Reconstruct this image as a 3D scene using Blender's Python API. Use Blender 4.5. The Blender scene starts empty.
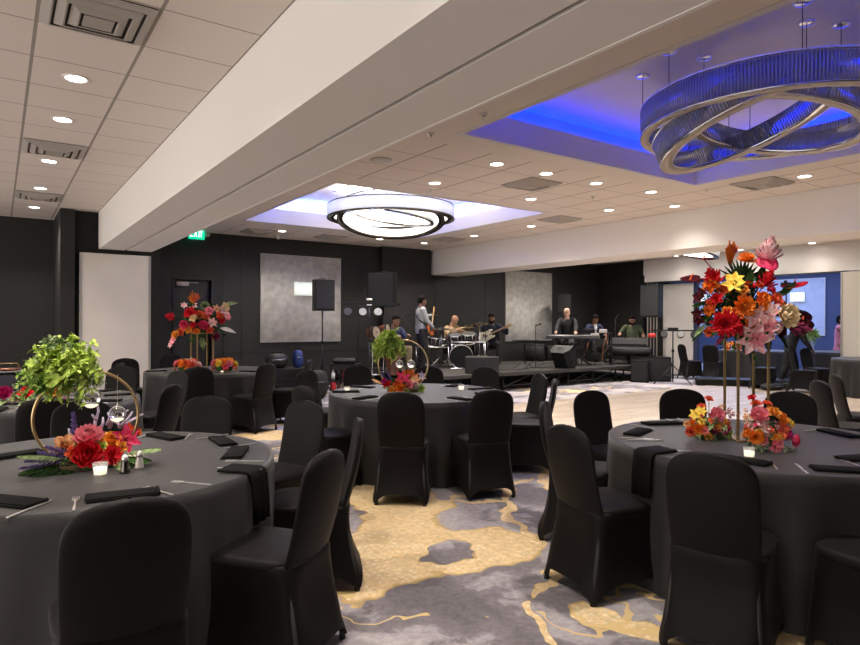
import bpy, bmesh, math, random
from mathutils import Vector, Matrix, Euler, Quaternion
R = random.Random(7)
C = bpy.context.scene.collection
PI = math.pi
V = Vector

# ------------------------------------------------------------------ mesh builder
class MB:
    def __init__(s):
        s.v = []; s.f = []; s.m = []; s.mi = 0; s.M = Matrix.Identity(4)
    def add(s, verts, faces):
        n = len(s.v)
        s.v += [tuple(s.M @ V(p)) for p in verts]
        s.f += [tuple(i + n for i in q) for q in faces]
        s.m += [s.mi] * len(faces)
    def box(s, x0, x1, y0, y1, z0, z1):
        s.add([(x0,y0,z0),(x1,y0,z0),(x1,y1,z0),(x0,y1,z0),(x0,y0,z1),(x1,y0,z1),(x1,y1,z1),(x0,y1,z1)],
              [(0,3,2,1),(4,5,6,7),(0,1,5,4),(1,2,6,5),(2,3,7,6),(3,0,4,7)])
    def bbox(s, x0, x1, y0, y1, z0, z1, b=0.01):
        # box with chamfered vertical and horizontal edges
        rings = []
        for z, i in ((z0, b), (z0 + b, 0), (z1 - b, 0), (z1, b)):
            a0, a1, c0, c1 = x0 + i, x1 - i, y0 + i, y1 - i
            rings.append([(a0+b,c0,z),(a1-b,c0,z),(a1,c0+b,z),(a1,c1-b,z),(a1-b,c1,z),(a0+b,c1,z),(a0,c1-b,z),(a0,c0+b,z)])
        s.rings(rings)
    def rings(s, rings, cap0=True, cap1=True, closed=True):
        n = len(rings[0]); vs = [p for r in rings for p in r]; fs = []
        for k in range(len(rings) - 1):
            for i in range(n if closed else n - 1):
                j = (i + 1) % n
                fs.append((k*n+i, k*n+j, (k+1)*n+j, (k+1)*n+i))
        if cap0: fs.append(tuple(range(n-1, -1, -1)))
        if cap1: fs.append(tuple(range((len(rings)-1)*n, len(rings)*n)))
        s.add(vs, fs)
    def tube(s, pts, r, n=8, cap=True, closed=False):
        pts = [V(p) for p in pts]; m = len(pts)
        rr = r if isinstance(r, (list, tuple)) else [r] * m
        rings = []; up = None
        for i, p in enumerate(pts):
            if closed: t = pts[(i+1) % m] - pts[i-1]
            else: t = pts[min(i+1, m-1)] - pts[max(i-1, 0)]
            if t.length < 1e-9: t = V((0,0,1))
            t.normalize()
            if up is None:
                up = V((0,0,1)) if abs(t.z) < .9 else V((1,0,0))
            a = up - t * up.dot(t)
            if a.length < 1e-6: a = t.orthogonal()
            a.normalize(); b = t.cross(a); up = a
            rings.append([tuple(p + (a*math.cos(2*PI*k/n) + b*math.sin(2*PI*k/n)) * rr[i]) for k in range(n)])
        if closed:
            rings.append(rings[0]); s.rings(rings, False, False)
        else: s.rings(rings, cap, cap)
    def lathe(s, prof, n=24, cap=True):
        s.rings([[(r*math.cos(2*PI*k/n), r*math.sin(2*PI*k/n), z) for k in range(n)] for r, z in prof], cap, cap)
    def ball(s, c, r, n=12, m=8, sc=(1,1,1)):
        c = V(c); rg = []
        for j in range(m + 1):
            a = -PI/2 + PI * j / m
            a = max(-PI/2 + .02, min(PI/2 - .02, a))
            rg.append([(c.x + r*sc[0]*math.cos(a)*math.cos(2*PI*k/n), c.y + r*sc[1]*math.cos(a)*math.sin(2*PI*k/n), c.z + r*sc[2]*math.sin(a)) for k in range(n)])
        s.rings(rg)
    def prism(s, out, z0, z1):
        s.rings([[(x, y, z0) for x, y in out], [(x, y, z1) for x, y in out]])
    def petal(s, base, d, up, L, W, cup=.3, curl=.2, nu=4, nv=3, tip=.5, ruf=0, rnd=False):
        base = V(base); d = V(d).normalized(); up = V(up); up = up - d * up.dot(d)
        if up.length < 1e-5: up = d.orthogonal()
        up.normalize(); sd = d.cross(up)
        vs = []
        for i in range(nu + 1):
            t = i / nu
            w = W * (math.sin(PI * (.10 + .82*t ** .85)) ** .55 if rnd else math.sin(PI * (t ** tip) * .93 + .12))
            for j in range(nv + 1):
                q = (j / nv - .5) * 2
                r_ = R.uniform(-ruf, ruf) if ruf else 0
                p = base + d * (L * t * (1 - .25 * abs(curl) * t)) + sd * (q * w * .5) + up * (L * (-curl * t * t) + cup * W * (q * q) * .5 + r_)
                vs.append(tuple(p))
        fs = [(i*(nv+1)+j, i*(nv+1)+j+1, (i+1)*(nv+1)+j+1, (i+1)*(nv+1)+j) for i in range(nu) for j in range(nv)]
        s.add(vs, fs)
    def build(s, name, mats, parent=None, smooth=True, loc=None, rot=None, auto=None):
        me = bpy.data.meshes.new(name)
        me.from_pydata(s.v, [], s.f)
        if not isinstance(mats, (list, tuple)): mats = [mats]
        for m in mats: me.materials.append(m)
        if len(mats) > 1:
            me.polygons.foreach_set('material_index', s.m)
        bm = bmesh.new(); bm.from_mesh(me)
        bmesh.ops.recalc_face_normals(bm, faces=bm.faces)
        bm.to_mesh(me); bm.free()
        if smooth:
            me.polygons.foreach_set('use_smooth', [True] * len(me.polygons))
            if auto: me.set_sharp_from_angle(angle=math.radians(auto))
        me.update()
        o = bpy.data.objects.new(name, me); C.objects.link(o)
        if parent: o.parent = parent
        if loc: o.location = loc
        if rot: o.rotation_euler = rot
        return o

def tag(o, label=None, cat=None, group=None, kind=None):
    if label: o['label'] = label
    if cat: o['category'] = cat
    if group: o['group'] = group
    if kind: o['kind'] = kind
    return o
def thing(name, label, cat, loc=(0,0,0), rz=0, group=None):
    o = bpy.data.objects.new(name, None); C.objects.link(o); o.empty_display_size = .1
    o.location = loc; o.rotation_euler = (0, 0, rz)
    return tag(o, label, cat, group)
def dup(root, loc, rz=0, label=None, group=None):
    r = root.copy(); C.objects.link(r); r.location = loc
    e = root.rotation_euler
    r.rotation_euler = (e[0], e[1], rz)
    if label: r['label'] = label
    if group: r['group'] = group
    def rec(a, b):
        for ch in list(a.children):
            c = ch.copy(); C.objects.link(c); c.parent = b
            c.matrix_parent_inverse = ch.matrix_parent_inverse.copy()
            rec(ch, c)
    rec(root, r)
    return r
def struct(name, mb, mats, smooth=False, **k):
    o = mb.build(name, mats, smooth=smooth, **k); o['kind'] = 'structure'; return o

# ------------------------------------------------------------------ materials
def mat(name, col, rough=.6, metal=0., noise=0., nscale=8., bump=0., bscale=60., sheen=0., emit=None, es=0., trans=0., spec=None, ior=None, alpha=None, col2=None, coat=0.):
    m = bpy.data.materials.new(name); m.use_nodes = True
    nt = m.node_tree; b = nt.nodes['Principled BSDF']
    b.inputs['Base Color'].default_value = (*col, 1)
    b.inputs['Roughness'].default_value = rough
    b.inputs['Metallic'].default_value = metal
    if sheen:
        b.inputs['Sheen Weight'].default_value = sheen
        b.inputs['Sheen Roughness'].default_value = .4
    if spec is not None: b.inputs['Specular IOR Level'].default_value = spec
    if trans: b.inputs['Transmission Weight'].default_value = trans
    if ior: b.inputs['IOR'].default_value = ior
    if coat: b.inputs['Coat Weight'].default_value = coat
    if alpha is not None: b.inputs['Alpha'].default_value = alpha
    if emit:
        b.inputs['Emission Color'].default_value = (*emit, 1); b.inputs['Emission Strength'].default_value = es
    if noise or bump or col2:
        tc = nt.nodes.new('ShaderNodeTexCoord')
    if noise or col2:
        n = nt.nodes.new('ShaderNodeTexNoise'); n.inputs['Scale'].default_value = nscale; n.inputs['Detail'].default_value = 5
        nt.links.new(tc.outputs['Object'], n.inputs['Vector'])
        r = nt.nodes.new('ShaderNodeValToRGB')
        lo = tuple(c * (1 - noise) for c in col); hi = col2 if col2 else tuple(min(1, c * (1 + noise)) for c in col)
        r.color_ramp.elements[0].position = .36; r.color_ramp.elements[0].color = (*lo, 1)
        r.color_ramp.elements[1].position = .64; r.color_ramp.elements[1].color = (*hi, 1)
        nt.links.new(n.outputs['Fac'], r.inputs['Fac']); nt.links.new(r.outputs['Color'], b.inputs['Base Color'])
    if bump:
        n2 = nt.nodes.new('ShaderNodeTexNoise'); n2.inputs['Scale'].default_value = bscale; n2.inputs['Detail'].default_value = 4
        nt.links.new(tc.outputs['Object'], n2.inputs['Vector'])
        bp = nt.nodes.new('ShaderNodeBump'); bp.inputs['Strength'].default_value = bump; bp.inputs['Distance'].default_value = .02
        nt.links.new(n2.outputs['Fac'], bp.inputs['Height']); nt.links.new(bp.outputs['Normal'], b.inputs['Normal'])
    return m
def flower_mat(name, c1, c2=None):
    c2 = c2 or tuple(min(1, c*1.5+.03) for c in c1)
    m = mat(name, c1, rough=.75, col2=c2, nscale=45, spec=.12)
    return m

M = {}
M['chair'] = mat('black_spandex', (.0072,.0060,.0062), .55, bump=.05, bscale=30, sheen=.04, spec=.14)
M['cloth'] = mat('black_table_linen', (.028,.0268,.0275), .5, bump=.12, bscale=5, sheen=.18, spec=.30)
M['napkin'] = mat('black_napkin', (.008,.0078,.008), .8, bump=.1, bscale=20, spec=.08)
M['rubber'] = mat('black_rubber', (.015,.015,.015), .7)
M['steel'] = mat('polished_steel', (.8,.79,.77), .35, .9)
M['chrome'] = mat('chrome', (.85,.85,.86), .12, 1.)
M['gold'] = mat('brushed_gold', (.55,.40,.20), .35, 1., noise=.15)
M['goldp'] = mat('painted_gold', (.42,.30,.13), .42, .6)
M['blackm'] = mat('black_metal', (.02,.02,.022), .4, .6)
M['blackp'] = mat('black_plastic', (.0065,.0065,.0072), .5, spec=.25)
M['grille'] = mat('speaker_grille', (.008,.008,.009), .7, .0, bump=.3, bscale=250)
M['bag'] = mat('black_nylon', (.007,.007,.008), .65, bump=.3, bscale=12)
M['drywall'] = mat('painted_drywall', (.74,.67,.60), .85, bump=.02, bscale=90)
M['beam'] = mat('beam_paint', (.86,.82,.78), .8, bump=.02, bscale=60)
M['dark'] = mat('charcoal_wall_paint', (.0125,.0113,.011), .6, noise=.06, nscale=2, bump=.03, bscale=120)
M['darktrim'] = mat('charcoal_trim', (.018,.0165,.016), .5)
M['black'] = mat('flat_black', (.006,.006,.006), .8)
M['white'] = mat('white_panel', (.74,.69,.63), .7, noise=.03, nscale=1.5)
M['cream'] = mat('cream_partition', (.88,.82,.72), .75, bump=.03, bscale=70)
M['panel'] = mat('grey_textured_panel', (.50,.485,.45), .7, noise=.16, nscale=7, bump=.15, bscale=14)
M['paneltrim'] = mat('pale_metal_trim', (.5,.48,.45), .4, .5)
M['navy'] = mat('navy_wall_paint', (.035,.048,.10), .7)
M['glass'] = mat('clear_glass', (1,1,1), .02, trans=1., ior=1.45)
M['thin'] = mat('thin_glass', (.95,.95,.95), .05, alpha=.22)
M['wax'] = mat('white_wax', (.85,.82,.76), .5, emit=(1,.85,.6), es=.25)
M['moss'] = mat('mossy_wood', (.10,.075,.03), .9, noise=.5, nscale=20, bump=.6, bscale=30)
M['cover'] = mat('dark_navy_cloth', (.012,.013,.022), .8)
M['redp'] = mat('red_plastic', (.6,.03,.03), .4)
M['paper'] = mat('white_paper', (.8,.8,.78), .7)

# flower colours
F_ = {}
for k, a, b in (('red',(.55,.008,.015),(.8,.03,.05)),('hotpink',(.65,.02,.09),(.85,.10,.22)),('pink',(.86,.18,.26),(.98,.42,.48)),
    ('palepink',(.88,.38,.42),(1.0,.80,.78)),('coral',(.75,.09,.035),(.9,.22,.10)),('orange',(.8,.16,.012),(.95,.33,.05)),
    ('amber',(.85,.30,.03),(.95,.50,.12)),('yellow',(.85,.55,.05),(.95,.78,.18)),('peach',(.85,.42,.17),(.95,.62,.36)),
    ('cream',(.95,.70,.38),(1.0,.88,.62)),('burg',(.028,.002,.005),(.085,.007,.012)),('magenta',(.40,.01,.12),(.65,.04,.25)),
    ('lav',(.16,.12,.38),(.34,.27,.60)),('palelav',(.45,.38,.55),(.70,.62,.75)),('plum',(.14,.01,.04),(.34,.05,.11)),
    ('green',(.018,.06,.013),(.06,.14,.03)),('dkgreen',(.010,.028,.010),(.03,.06,.02)),('lime',(.32,.48,.05),(.66,.80,.22)),
    ('sage',(.15,.24,.10),(.38,.48,.24)),('fern',(.18,.34,.05),(.42,.56,.14)),('white',(.7,.68,.58),(.85,.84,.78))):
    F_[k] = flower_mat('flower_' + k, a, b)
# ------------------------------------------------------------------ camera
S = .897
HC = 3.357; D = 13.46; X3 = 15.88; ZB = 2.726
cam = bpy.data.cameras.new('camera'); co = bpy.data.objects.new('camera', cam); C.objects.link(co)
cam.sensor_width = 36; cam.lens = 624 / 860 * 36; cam.clip_end = 100
yaw = math.radians(34.7); roll = math.radians(.2)
Rm = Matrix.Rotation(-yaw, 4, 'Z') @ Matrix.Rotation(PI/2, 4, 'X') @ Matrix.Rotation(roll, 4, 'Z')
co.matrix_world = Matrix.Translation((0, 0, 1.5)) @ Rm
cam.shift_y = -.0008
bpy.context.scene.camera = co

# ------------------------------------------------------------------ materials of the shell
def ceiling_tile():
    m = mat('acoustic_ceiling_tile', (.50,.435,.385), .9, bump=.04, bscale=300)
    nt = m.node_tree; b = nt.nodes['Principled BSDF']
    g = nt.nodes.new('ShaderNodeNewGeometry'); sp = nt.nodes.new('ShaderNodeSeparateXYZ')
    nt.links.new(g.outputs['Position'], sp.inputs[0])
    outs = []
    for ax, off in (('X', .19), ('Y', 3.965 - .61*20)):
        a = nt.nodes.new('ShaderNodeMath'); a.operation = 'SUBTRACT'; a.inputs[1].default_value = off - .61*20
        nt.links.new(sp.outputs[ax], a.inputs[0])
        d = nt.nodes.new('ShaderNodeMath'); d.operation = 'DIVIDE'; d.inputs[1].default_value = .61; nt.links.new(a.outputs[0], d.inputs[0])
        f = nt.nodes.new('ShaderNodeMath'); f.operation = 'FRACT'; nt.links.new(d.outputs[0], f.inputs[0])
        p = nt.nodes.new('ShaderNodeMath'); p.operation = 'PINGPONG'; p.inputs[1].default_value = .5; nt.links.new(f.outputs[0], p.inputs[0])
        l = nt.nodes.new('ShaderNodeMath'); l.operation = 'LESS_THAN'; l.inputs[1].default_value = .018 if ax == 'X' else .010; nt.links.new(p.outputs[0], l.inputs[0])
        outs.append(l)
    mx = nt.nodes.new('ShaderNodeMath'); mx.operation = 'MAXIMUM'
    nt.links.new(outs[0].outputs[0], mx.inputs[0]); nt.links.new(outs[1].outputs[0], mx.inputs[1])
    n = nt.nodes.new('ShaderNodeTexNoise'); n.inputs['Scale'].default_value = .7; nt.links.new(g.outputs['Position'], n.inputs['Vector'])
    c0 = nt.nodes.new('ShaderNodeMix'); c0.data_type = 'RGBA'; c0.inputs[6].default_value = (.74,.66,.59,1); c0.inputs[7].default_value = (.80,.72,.65,1)
    nt.links.new(n.outputs['Fac'], c0.inputs[0])
    c = nt.nodes.new('ShaderNodeMix'); c.data_type = 'RGBA'; c.inputs[7].default_value = (.33,.29,.25,1)
    nt.links.new(c0.outputs[2], c.inputs[6]); nt.links.new(mx.outputs[0], c.inputs[0]); nt.links.new(c.outputs[2], b.inputs['Base Color'])
    return m
M['tile'] = ceiling_tile()

def carpet():
    m = bpy.data.materials.new('patterned_carpet'); m.use_nodes = True
    nt = m.node_tree; b = nt.nodes['Principled BSDF']; b.inputs['Roughness'].default_value = .95; b.inputs['Specular IOR Level'].default_value = .1
    N = nt.nodes.new; L = nt.links.new
    g = N('ShaderNodeNewGeometry')
    def noise(scale, detail=4, src=None, rough=.55, dist=0):
        n = N('ShaderNodeTexNoise'); n.inputs['Scale'].default_value = scale; n.inputs['Detail'].default_value = detail
        n.inputs['Roughness'].default_value = rough; n.inputs['Distortion'].default_value = dist
        L(src or g.outputs['Position'], n.inputs['Vector']); return n
    def ma(op, a, bb, c=None):
        n = N('ShaderNodeMath'); n.operation = op
        for i, x in enumerate((a, bb, c)):
            if x is None: continue
            if isinstance(x, (int, float)): n.inputs[i].default_value = x
            else: L(x, n.inputs[i])
        return n.outputs[0]
    def mix(f, a, bb):
        n = N('ShaderNodeMix'); n.data_type = 'RGBA'
        for i, x in ((0, f), (6, a), (7, bb)):
            if isinstance(x, (int, float)): n.inputs[i].default_value = x
            elif isinstance(x, tuple): n.inputs[i].default_value = (*x, 1)
            else: L(x, n.inputs[i])
        return n.outputs[2]
    # warped position
    nw = noise(1.5, 3)
    vs = N('ShaderNodeVectorMath'); vs.operation = 'SUBTRACT'; L(nw.outputs['Color'], vs.inputs[0]); vs.inputs[1].default_value = (.5,.5,.5)
    vm = N('ShaderNodeVectorMath'); vm.operation = 'SCALE'; L(vs.outputs[0], vm.inputs[0]); vm.inputs['Scale'].default_value = .75
    va = N('ShaderNodeVectorMath'); va.operation = 'ADD'; L(g.outputs['Position'], va.inputs[0]); L(vm.outputs[0], va.inputs[1])
    P = va.outputs[0]
    def ell(cx, cy, rx, ry, ang):
        mp = N('ShaderNodeMapping'); mp.vector_type = 'TEXTURE'; L(P, mp.inputs['Vector'])
        mp.inputs['Location'].default_value = (cx, cy, 0); mp.inputs['Rotation'].default_value = (0, 0, math.radians(ang)); mp.inputs['Scale'].default_value = (rx, ry, 1e3)
        ln = N('ShaderNodeVectorMath'); ln.operation = 'LENGTH'; L(mp.outputs[0], ln.inputs[0]); return ln.outputs['Value']
    f = None
    for e in GOLD:
        x = ell(*e); f = x if f is None else ma('MINIMUM', f, x)
    for e in HOLES:
        x = ma('SUBTRACT', 2.0, ell(*e)); f = ma('MAXIMUM', f, x)
    # elsewhere: large patches from low noise
    ln = noise(.55, 4, P)
    far = ma('MULTIPLY', ma('SUBTRACT', .655, ln.outputs['Fac']), 9.)
    far = ma('ADD', far, 1.)
    f = ma('MINIMUM', f, far)
    gold = ma('LESS_THAN', f, 1.)
    rim = ma('LESS_THAN', ma('ABSOLUTE', ma('SUBTRACT', f, 1.0), 0), .035)
    vein_n = noise(1.15, 3, P)
    vein = ma('LESS_THAN', ma('ABSOLUTE', ma('SUBTRACT', vein_n.outputs['Fac'], .5), 0), .010)
    vm2 = ma('GREATER_THAN', noise(.8, 2).outputs['Fac'], .53); vein = ma('MULTIPLY', vein, vm2)
    # greys
    g1 = noise(1.2, 6, P, .6); g2 = noise(22, 5, None, .8); g3 = noise(.9, 3, P)
    base = N('ShaderNodeValToRGB'); L(g1.outputs['Fac'], base.inputs['Fac'])
    cr = base.color_ramp; cr.elements[0].position = .36; cr.elements[0].color = (.19,.175,.19,1); cr.elements[1].position = .62; cr.elements[1].color = (.50,.47,.49,1)
    e = cr.elements.new(.485); e.color = (.26,.24,.26,1); e = cr.elements.new(.515); e.color = (.42,.39,.42,1)
    sp = N('ShaderNodeMapRange'); L(g2.outputs['Fac'], sp.inputs[0]); sp.inputs[1].default_value = .3; sp.inputs[2].default_value = .7; sp.inputs[3].default_value = .72; sp.inputs[4].default_value = 1.25
    mul = N('ShaderNodeVectorMath'); mul.operation = 'SCALE'; L(base.outputs[0], mul.inputs[0]); L(sp.outputs[0], mul.inputs['Scale'])
    # gold with dots
    gs = noise(3.5, 4, P)
    gc = mix(gs.outputs['Fac'], (.76,.54,.27), (.92,.74,.45))
    vo = N('ShaderNodeTexVoronoi'); vo.inputs['Scale'].default_value = 20; vo.inputs['Randomness'].default_value = .35; L(g.outputs['Position'], vo.inputs['Vector'])
    dot = ma('MULTIPLY', ma('LESS_THAN', vo.outputs['Distance'], .27), ma('GREATER_THAN', g3.outputs['Fac'], .46))
    gc = mix(ma('MULTIPLY', dot, .55), gc, (.97,.88,.68))
    mul2 = N('ShaderNodeVectorMath'); mul2.operation = 'SCALE'; L(gc, mul2.inputs[0]); L(sp.outputs[0], mul2.inputs['Scale'])
    c = mix(gold, mul.outputs[0], mul2.outputs[0])
    c = mix(ma('MULTIPLY', vein, .9), c, (.80,.60,.28))
    c = mix(ma('MULTIPLY', rim, .7), c, (.62,.43,.17))
    L(c, b.inputs['Base Color'])
    bp = N('ShaderNodeBump'); bp.inputs['Strength'].default_value = .4; bp.inputs['Distance'].default_value = .01
    L(noise(140, 3).outputs['Fac'], bp.inputs['Height']); L(bp.outputs[0], b.inputs['Normal'])
    return m
GOLD = [(2.2,3.62,.58,.62,10),(2.72,4.3,.42,.42,0),(1.7,3.4,.5,.35,0),(2.6,3.3,.38,.42,30),(2.4,4.9,.6,.3,0),
        (3.45,3.75,.85,.055,53),(3.6,4.3,.6,.05,10),(3.2,4.1,.45,.04,-30),(4.28,4.25,.36,.13,50),(4.0,4.75,.45,.16,40),(4.7,4.55,.3,.13,60),(2.65,2.6,.33,.030,45),(2.57,2.0,.27,.075,80),(2.25,2.22,.18,.035,50),(2.1,1.9,.14,.03,20),
        (2.95,7.95,1.1,.34,5),(3.15,1.72,.35,.28,20),(2.95,2.25,.05,.25,30),(5.2,5.4,.5,.2,50),(2.0,8.8,.8,.2,20),(3.3,2.6,.3,.05,60)]
HOLES = [(2.45,3.30,.22,.13,25),(2.1,4.2,.24,.24,0),(3.1,4.25,.12,.08,60),(3.0,4.6,.15,.06,0)]
M['carpet'] = carpet()

def planks():
    m = mat('pale_wood_planks', (.46,.38,.29), .5)
    nt = m.node_tree; b = nt.nodes['Principled BSDF']; N = nt.nodes.new; L = nt.links.new
    g = N('ShaderNodeNewGeometry'); mp = N('ShaderNodeMapping'); L(g.outputs['Position'], mp.inputs['Vector']); mp.inputs['Rotation'].default_value = (0,0,0)
    br = N('ShaderNodeTexBrick'); L(mp.outputs[0], br.inputs['Vector']); br.inputs['Scale'].default_value = 1
    br.inputs['Brick Width'].default_value = 1.1; br.inputs['Row Height'].default_value = .14; br.inputs['Mortar Size'].default_value = .005
    br.inputs['Color1'].default_value = (.54,.46,.375,1); br.inputs['Color2'].default_value = (.40,.325,.25,1); br.inputs['Mortar'].default_value = (.25,.20,.15,1)
    w = N('ShaderNodeTexNoise'); mp2 = N('ShaderNodeMapping'); mp2.inputs['Scale'].default_value = (1,22,1); L(g.outputs['Position'], mp2.inputs['Vector']); L(mp2.outputs[0], w.inputs['Vector']); w.inputs['Scale'].default_value = 1.6; w.inputs['Detail'].default_value = 6
    mx = N('ShaderNodeMix'); mx.data_type = 'RGBA'; mx.blend_type = 'MULTIPLY'; mx.inputs[0].default_value = .8; L(br.outputs['Color'], mx.inputs[6])
    mr = N('ShaderNodeMapRange'); L(w.outputs['Fac'], mr.inputs[0]); mr.inputs[1].default_value = .3; mr.inputs[2].default_value = .7; mr.inputs[3].default_value = .45; mr.inputs[4].default_value = 1.3
    cb = N('ShaderNodeCombineXYZ'); [L(mr.outputs[0], cb.inputs[i]) for i in range(3)]
    L(cb.outputs[0], mx.inputs[7]); L(mx.outputs[2], b.inputs['Base Color']); b.inputs['Roughness'].default_value = .42
    return m
M['planks'] = planks()

# ------------------------------------------------------------------ shell
b = MB(); b.box(-6, 22, -5, 16, -.1, 0); struct('floor', b, M['carpet'])
b = MB(); b.box(5.65, 15.6, -.5, 8.45, 0, .012)
dfl = b.build('dance_floor', M['planks'], smooth=False); tag(dfl, 'pale wood plank dance floor laid over the carpet in front of the stage', 'dance floor')

TR = {'near': (3.77, 7.72, .95, 4.88, 2), 'far': (3.72, 7.65, 7.60, 11.37, 1), 'side': (11.1, 15.1, 7.0, 10.6, 3)}
def ceiling_rects():
    # subdivide the ceiling around the trays; a drywall frame surrounds each tray
    xs = {-6, 1.41, 2.22, 9.34, 10.2, X3}; ys = {-5, D + 2}
    for x0, x1, y0, y1, _ in TR.values():
        xs |= {x0, x1, x0 - .38, x1 + .38}; ys |= {y0, y1, y0 - .38, y1 + .38}
    xs = sorted(xs); ys = sorted(ys)
    til, dry = MB(), MB()
    for i in range(len(xs) - 1):
        for j in range(len(ys) - 1):
            cx, cy = (xs[i]+xs[i+1])/2, (ys[j]+ys[j+1])/2
            hole = fr = False
            for x0, x1, y0, y1, _ in TR.values():
                if x0 < cx < x1 and y0 < cy < y1: hole = True
                elif x0-.38 < cx < x1+.38 and y0-.38 < cy < y1+.38: fr = True
            if 2.22 < cx < 3.4: fr = True
            if hole: continue
            (dry if fr else til).box(xs[i], xs[i+1], ys[j], ys[j+1], HC, HC + .05)
    return til, dry
til, dry = ceiling_rects()
struct('ceiling', til, M['tile']); struct('ceiling', dry, M['drywall'])
# coffered trays: lip face up to 3.64, cove ledge, wider upper recess to 4.05
M['trayupper'] = mat('tray_white_paint', (.66,.63,.62), .85)
for k, (nm, (x0, x1, y0, y1, no)) in enumerate(TR.items()):
    b = MB(); zl = HC + .27; t = .06; o = .32; zu = HC + .53
    # lip faces
    i_ = .008; zb_ = HC - .003
    b.box(x0 - t, x0 + i_, y0 - t, y1 + t, zb_, zl); b.box(x1 - i_, x1 + t, y0 - t, y1 + t, zb_, zl)
    b.box(x0 + i_, x1 - i_, y0 - t, y0 + i_, zb_, zl); b.box(x0 + i_, x1 - i_, y1 - i_, y1 + t, zb_, zl)
    # cove floor
    zc = zl - .12
    b.box(x0 - o, x0 - t, y0 - o, y1 + o, zc - .02, zc); b.box(x1 + t, x1 + o, y0 - o, y1 + o, zc - .02, zc)
    b.box(x0 - t, x1 + t, y0 - o, y0 - t, zc - .02, zc); b.box(x0 - t, x1 + t, y1 + t, y1 + o, zc - .02, zc)
    # upper walls and lid
    b.box(x0 - o - t, x0 - o, y0 - o - t, y1 + o + t, zc - .02, zu); b.box(x1 + o, x1 + o + t, y0 - o - t, y1 + o + t, zc - .02, zu)
    b.box(x0 - o, x1 + o, y0 - o - t, y0 - o, zc - .02, zu); b.box(x0 - o, x1 + o, y1 + o, y1 + o + t, zc - .02, zu)
    b.box(x0 - o - t, x1 + o + t, y0 - o - t, y1 + o + t, zu, zu + .05)
    struct('trim_%d' % (k + 2), b, M['trayupper'])

# beams (hollow boxes of drywall)
b = MB(); b.box(1.41, 1.815, -5, 12.0, ZB, HC + .04); b.box(1.85, 2.22, -5, 12.0, ZB, HC + .04); b.box(1.80, 1.86, -5, 12.0, ZB + .05, HC)
struct('trim_5', b, M['beam'])
b = MB(); b.box(1.817, 1.848, -5, 12.0, ZB + .03, ZB + .05); struct('trim_6', b, M['black'])
b = MB(); b.box(9.34, 10.2, -5, D, ZB, HC + .04); struct('trim_7', b, M['beam'])
# slim bright metal edge beside the partition track
b = MB(); b.box(2.22, 2.245, -5, 12.0, ZB - .004, ZB + .03); struct('trim_8', b, M['beam'])

# walls
b = MB()
b.box(-6, .80, D, D + .2, 0, HC); b.box(.80, 2.97, D, D + .2, 0, HC); b.box(3.70, 7.77, D, D + .2, 0, HC); b.box(2.97, 3.70, D, D + .2, 2.36, HC)
b.box(7.77, 9.2, D - .18, D + .2, 0, HC); b.box(9.2, X3, D, D + .2, 0, HC)
struct('wall_back', b, M['dark'])
b = MB(); b.box(-6, 22, -4.6, -4.4, 0, HC); struct('wall_front', b, M['dark'])
b = MB(); b.box(2.97, 3.70, D + .10, D + .15, 0, 2.36); d = struct('door_1', b, M['darktrim'])
b = MB(); b.box(2.93, 2.97, D - .02, D + .1, 0, 2.40); b.box(3.70, 3.74, D - .02, D + .1, 0, 2.40); b.box(2.97, 3.70, D - .02, D + .1, 2.36, 2.40)
fr = b.build('door_frame', M['darktrim'], d, smooth=False)
b = MB(); b.bbox(3.0, 3.26, D + .02, D + .10, 2.22, 2.32, .012); b.box(3.2, 3.45, D + .05, D + .07, 2.29, 2.31); b.build('door_closer', M['paneltrim'], d)
b = MB(); b.tube([(3.62, D+.1, 1.02), (3.62, D+.03, 1.02), (3.50, D+.03, 1.02)], .012); b.lathe([(.0,0),(.001,0)]); b.build('door_handle', M['steel'], d)
# pillar, recess and white pocket panel at the end of the beam
b = MB(); b.box(.84, 1.05, 11.92, D, 0, HC); struct('wall_pillar', b, M['dark'])
b = MB(); b.box(1.05, 1.12, 12.06, 12.2, 0, HC); b.box(1.12, 2.3, 12.06, 12.2, 2.655, HC); b.box(2.235, 2.42, 11.98, 12.2, 0, ZB); b.box(2.3, 2.42, 12.2, D, 0, HC); b.box(1.41, 2.22, 12.0, 12.06, 2.66, HC)
struct('wall_recess', b, M['black'])
b = MB(); b.bbox(1.125, 2.235, 11.96, 12.05, .02, 2.65, .008); pd = struct('door_2', b, M['white'])
b = MB(); b.box(1.125, 1.16, 11.945, 11.96, .02, 2.65); b.box(2.2, 2.235, 11.945, 11.96, .02, 2.65); b.build('door_edge', M['paneltrim'], pd, smooth=False)
# panel mouldings on the dark back wall
b = MB()
for x in (3.95, 4.35, 7.2, 9.5, 11.2, 14.1):
    b.box(x, x + .02, D - .012, D, .12, HC)
b.box(3.74, 7.77, D - .012, D, .82, .84)
struct('trim_9', b, M['darktrim'])
b = MB(); b.box(-6, .8, D - .02, D, 0, .12); b.box(3.74, 7.77, D - .02, D, 0, .12); struct('baseboard_back', b, M['black'])
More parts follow.
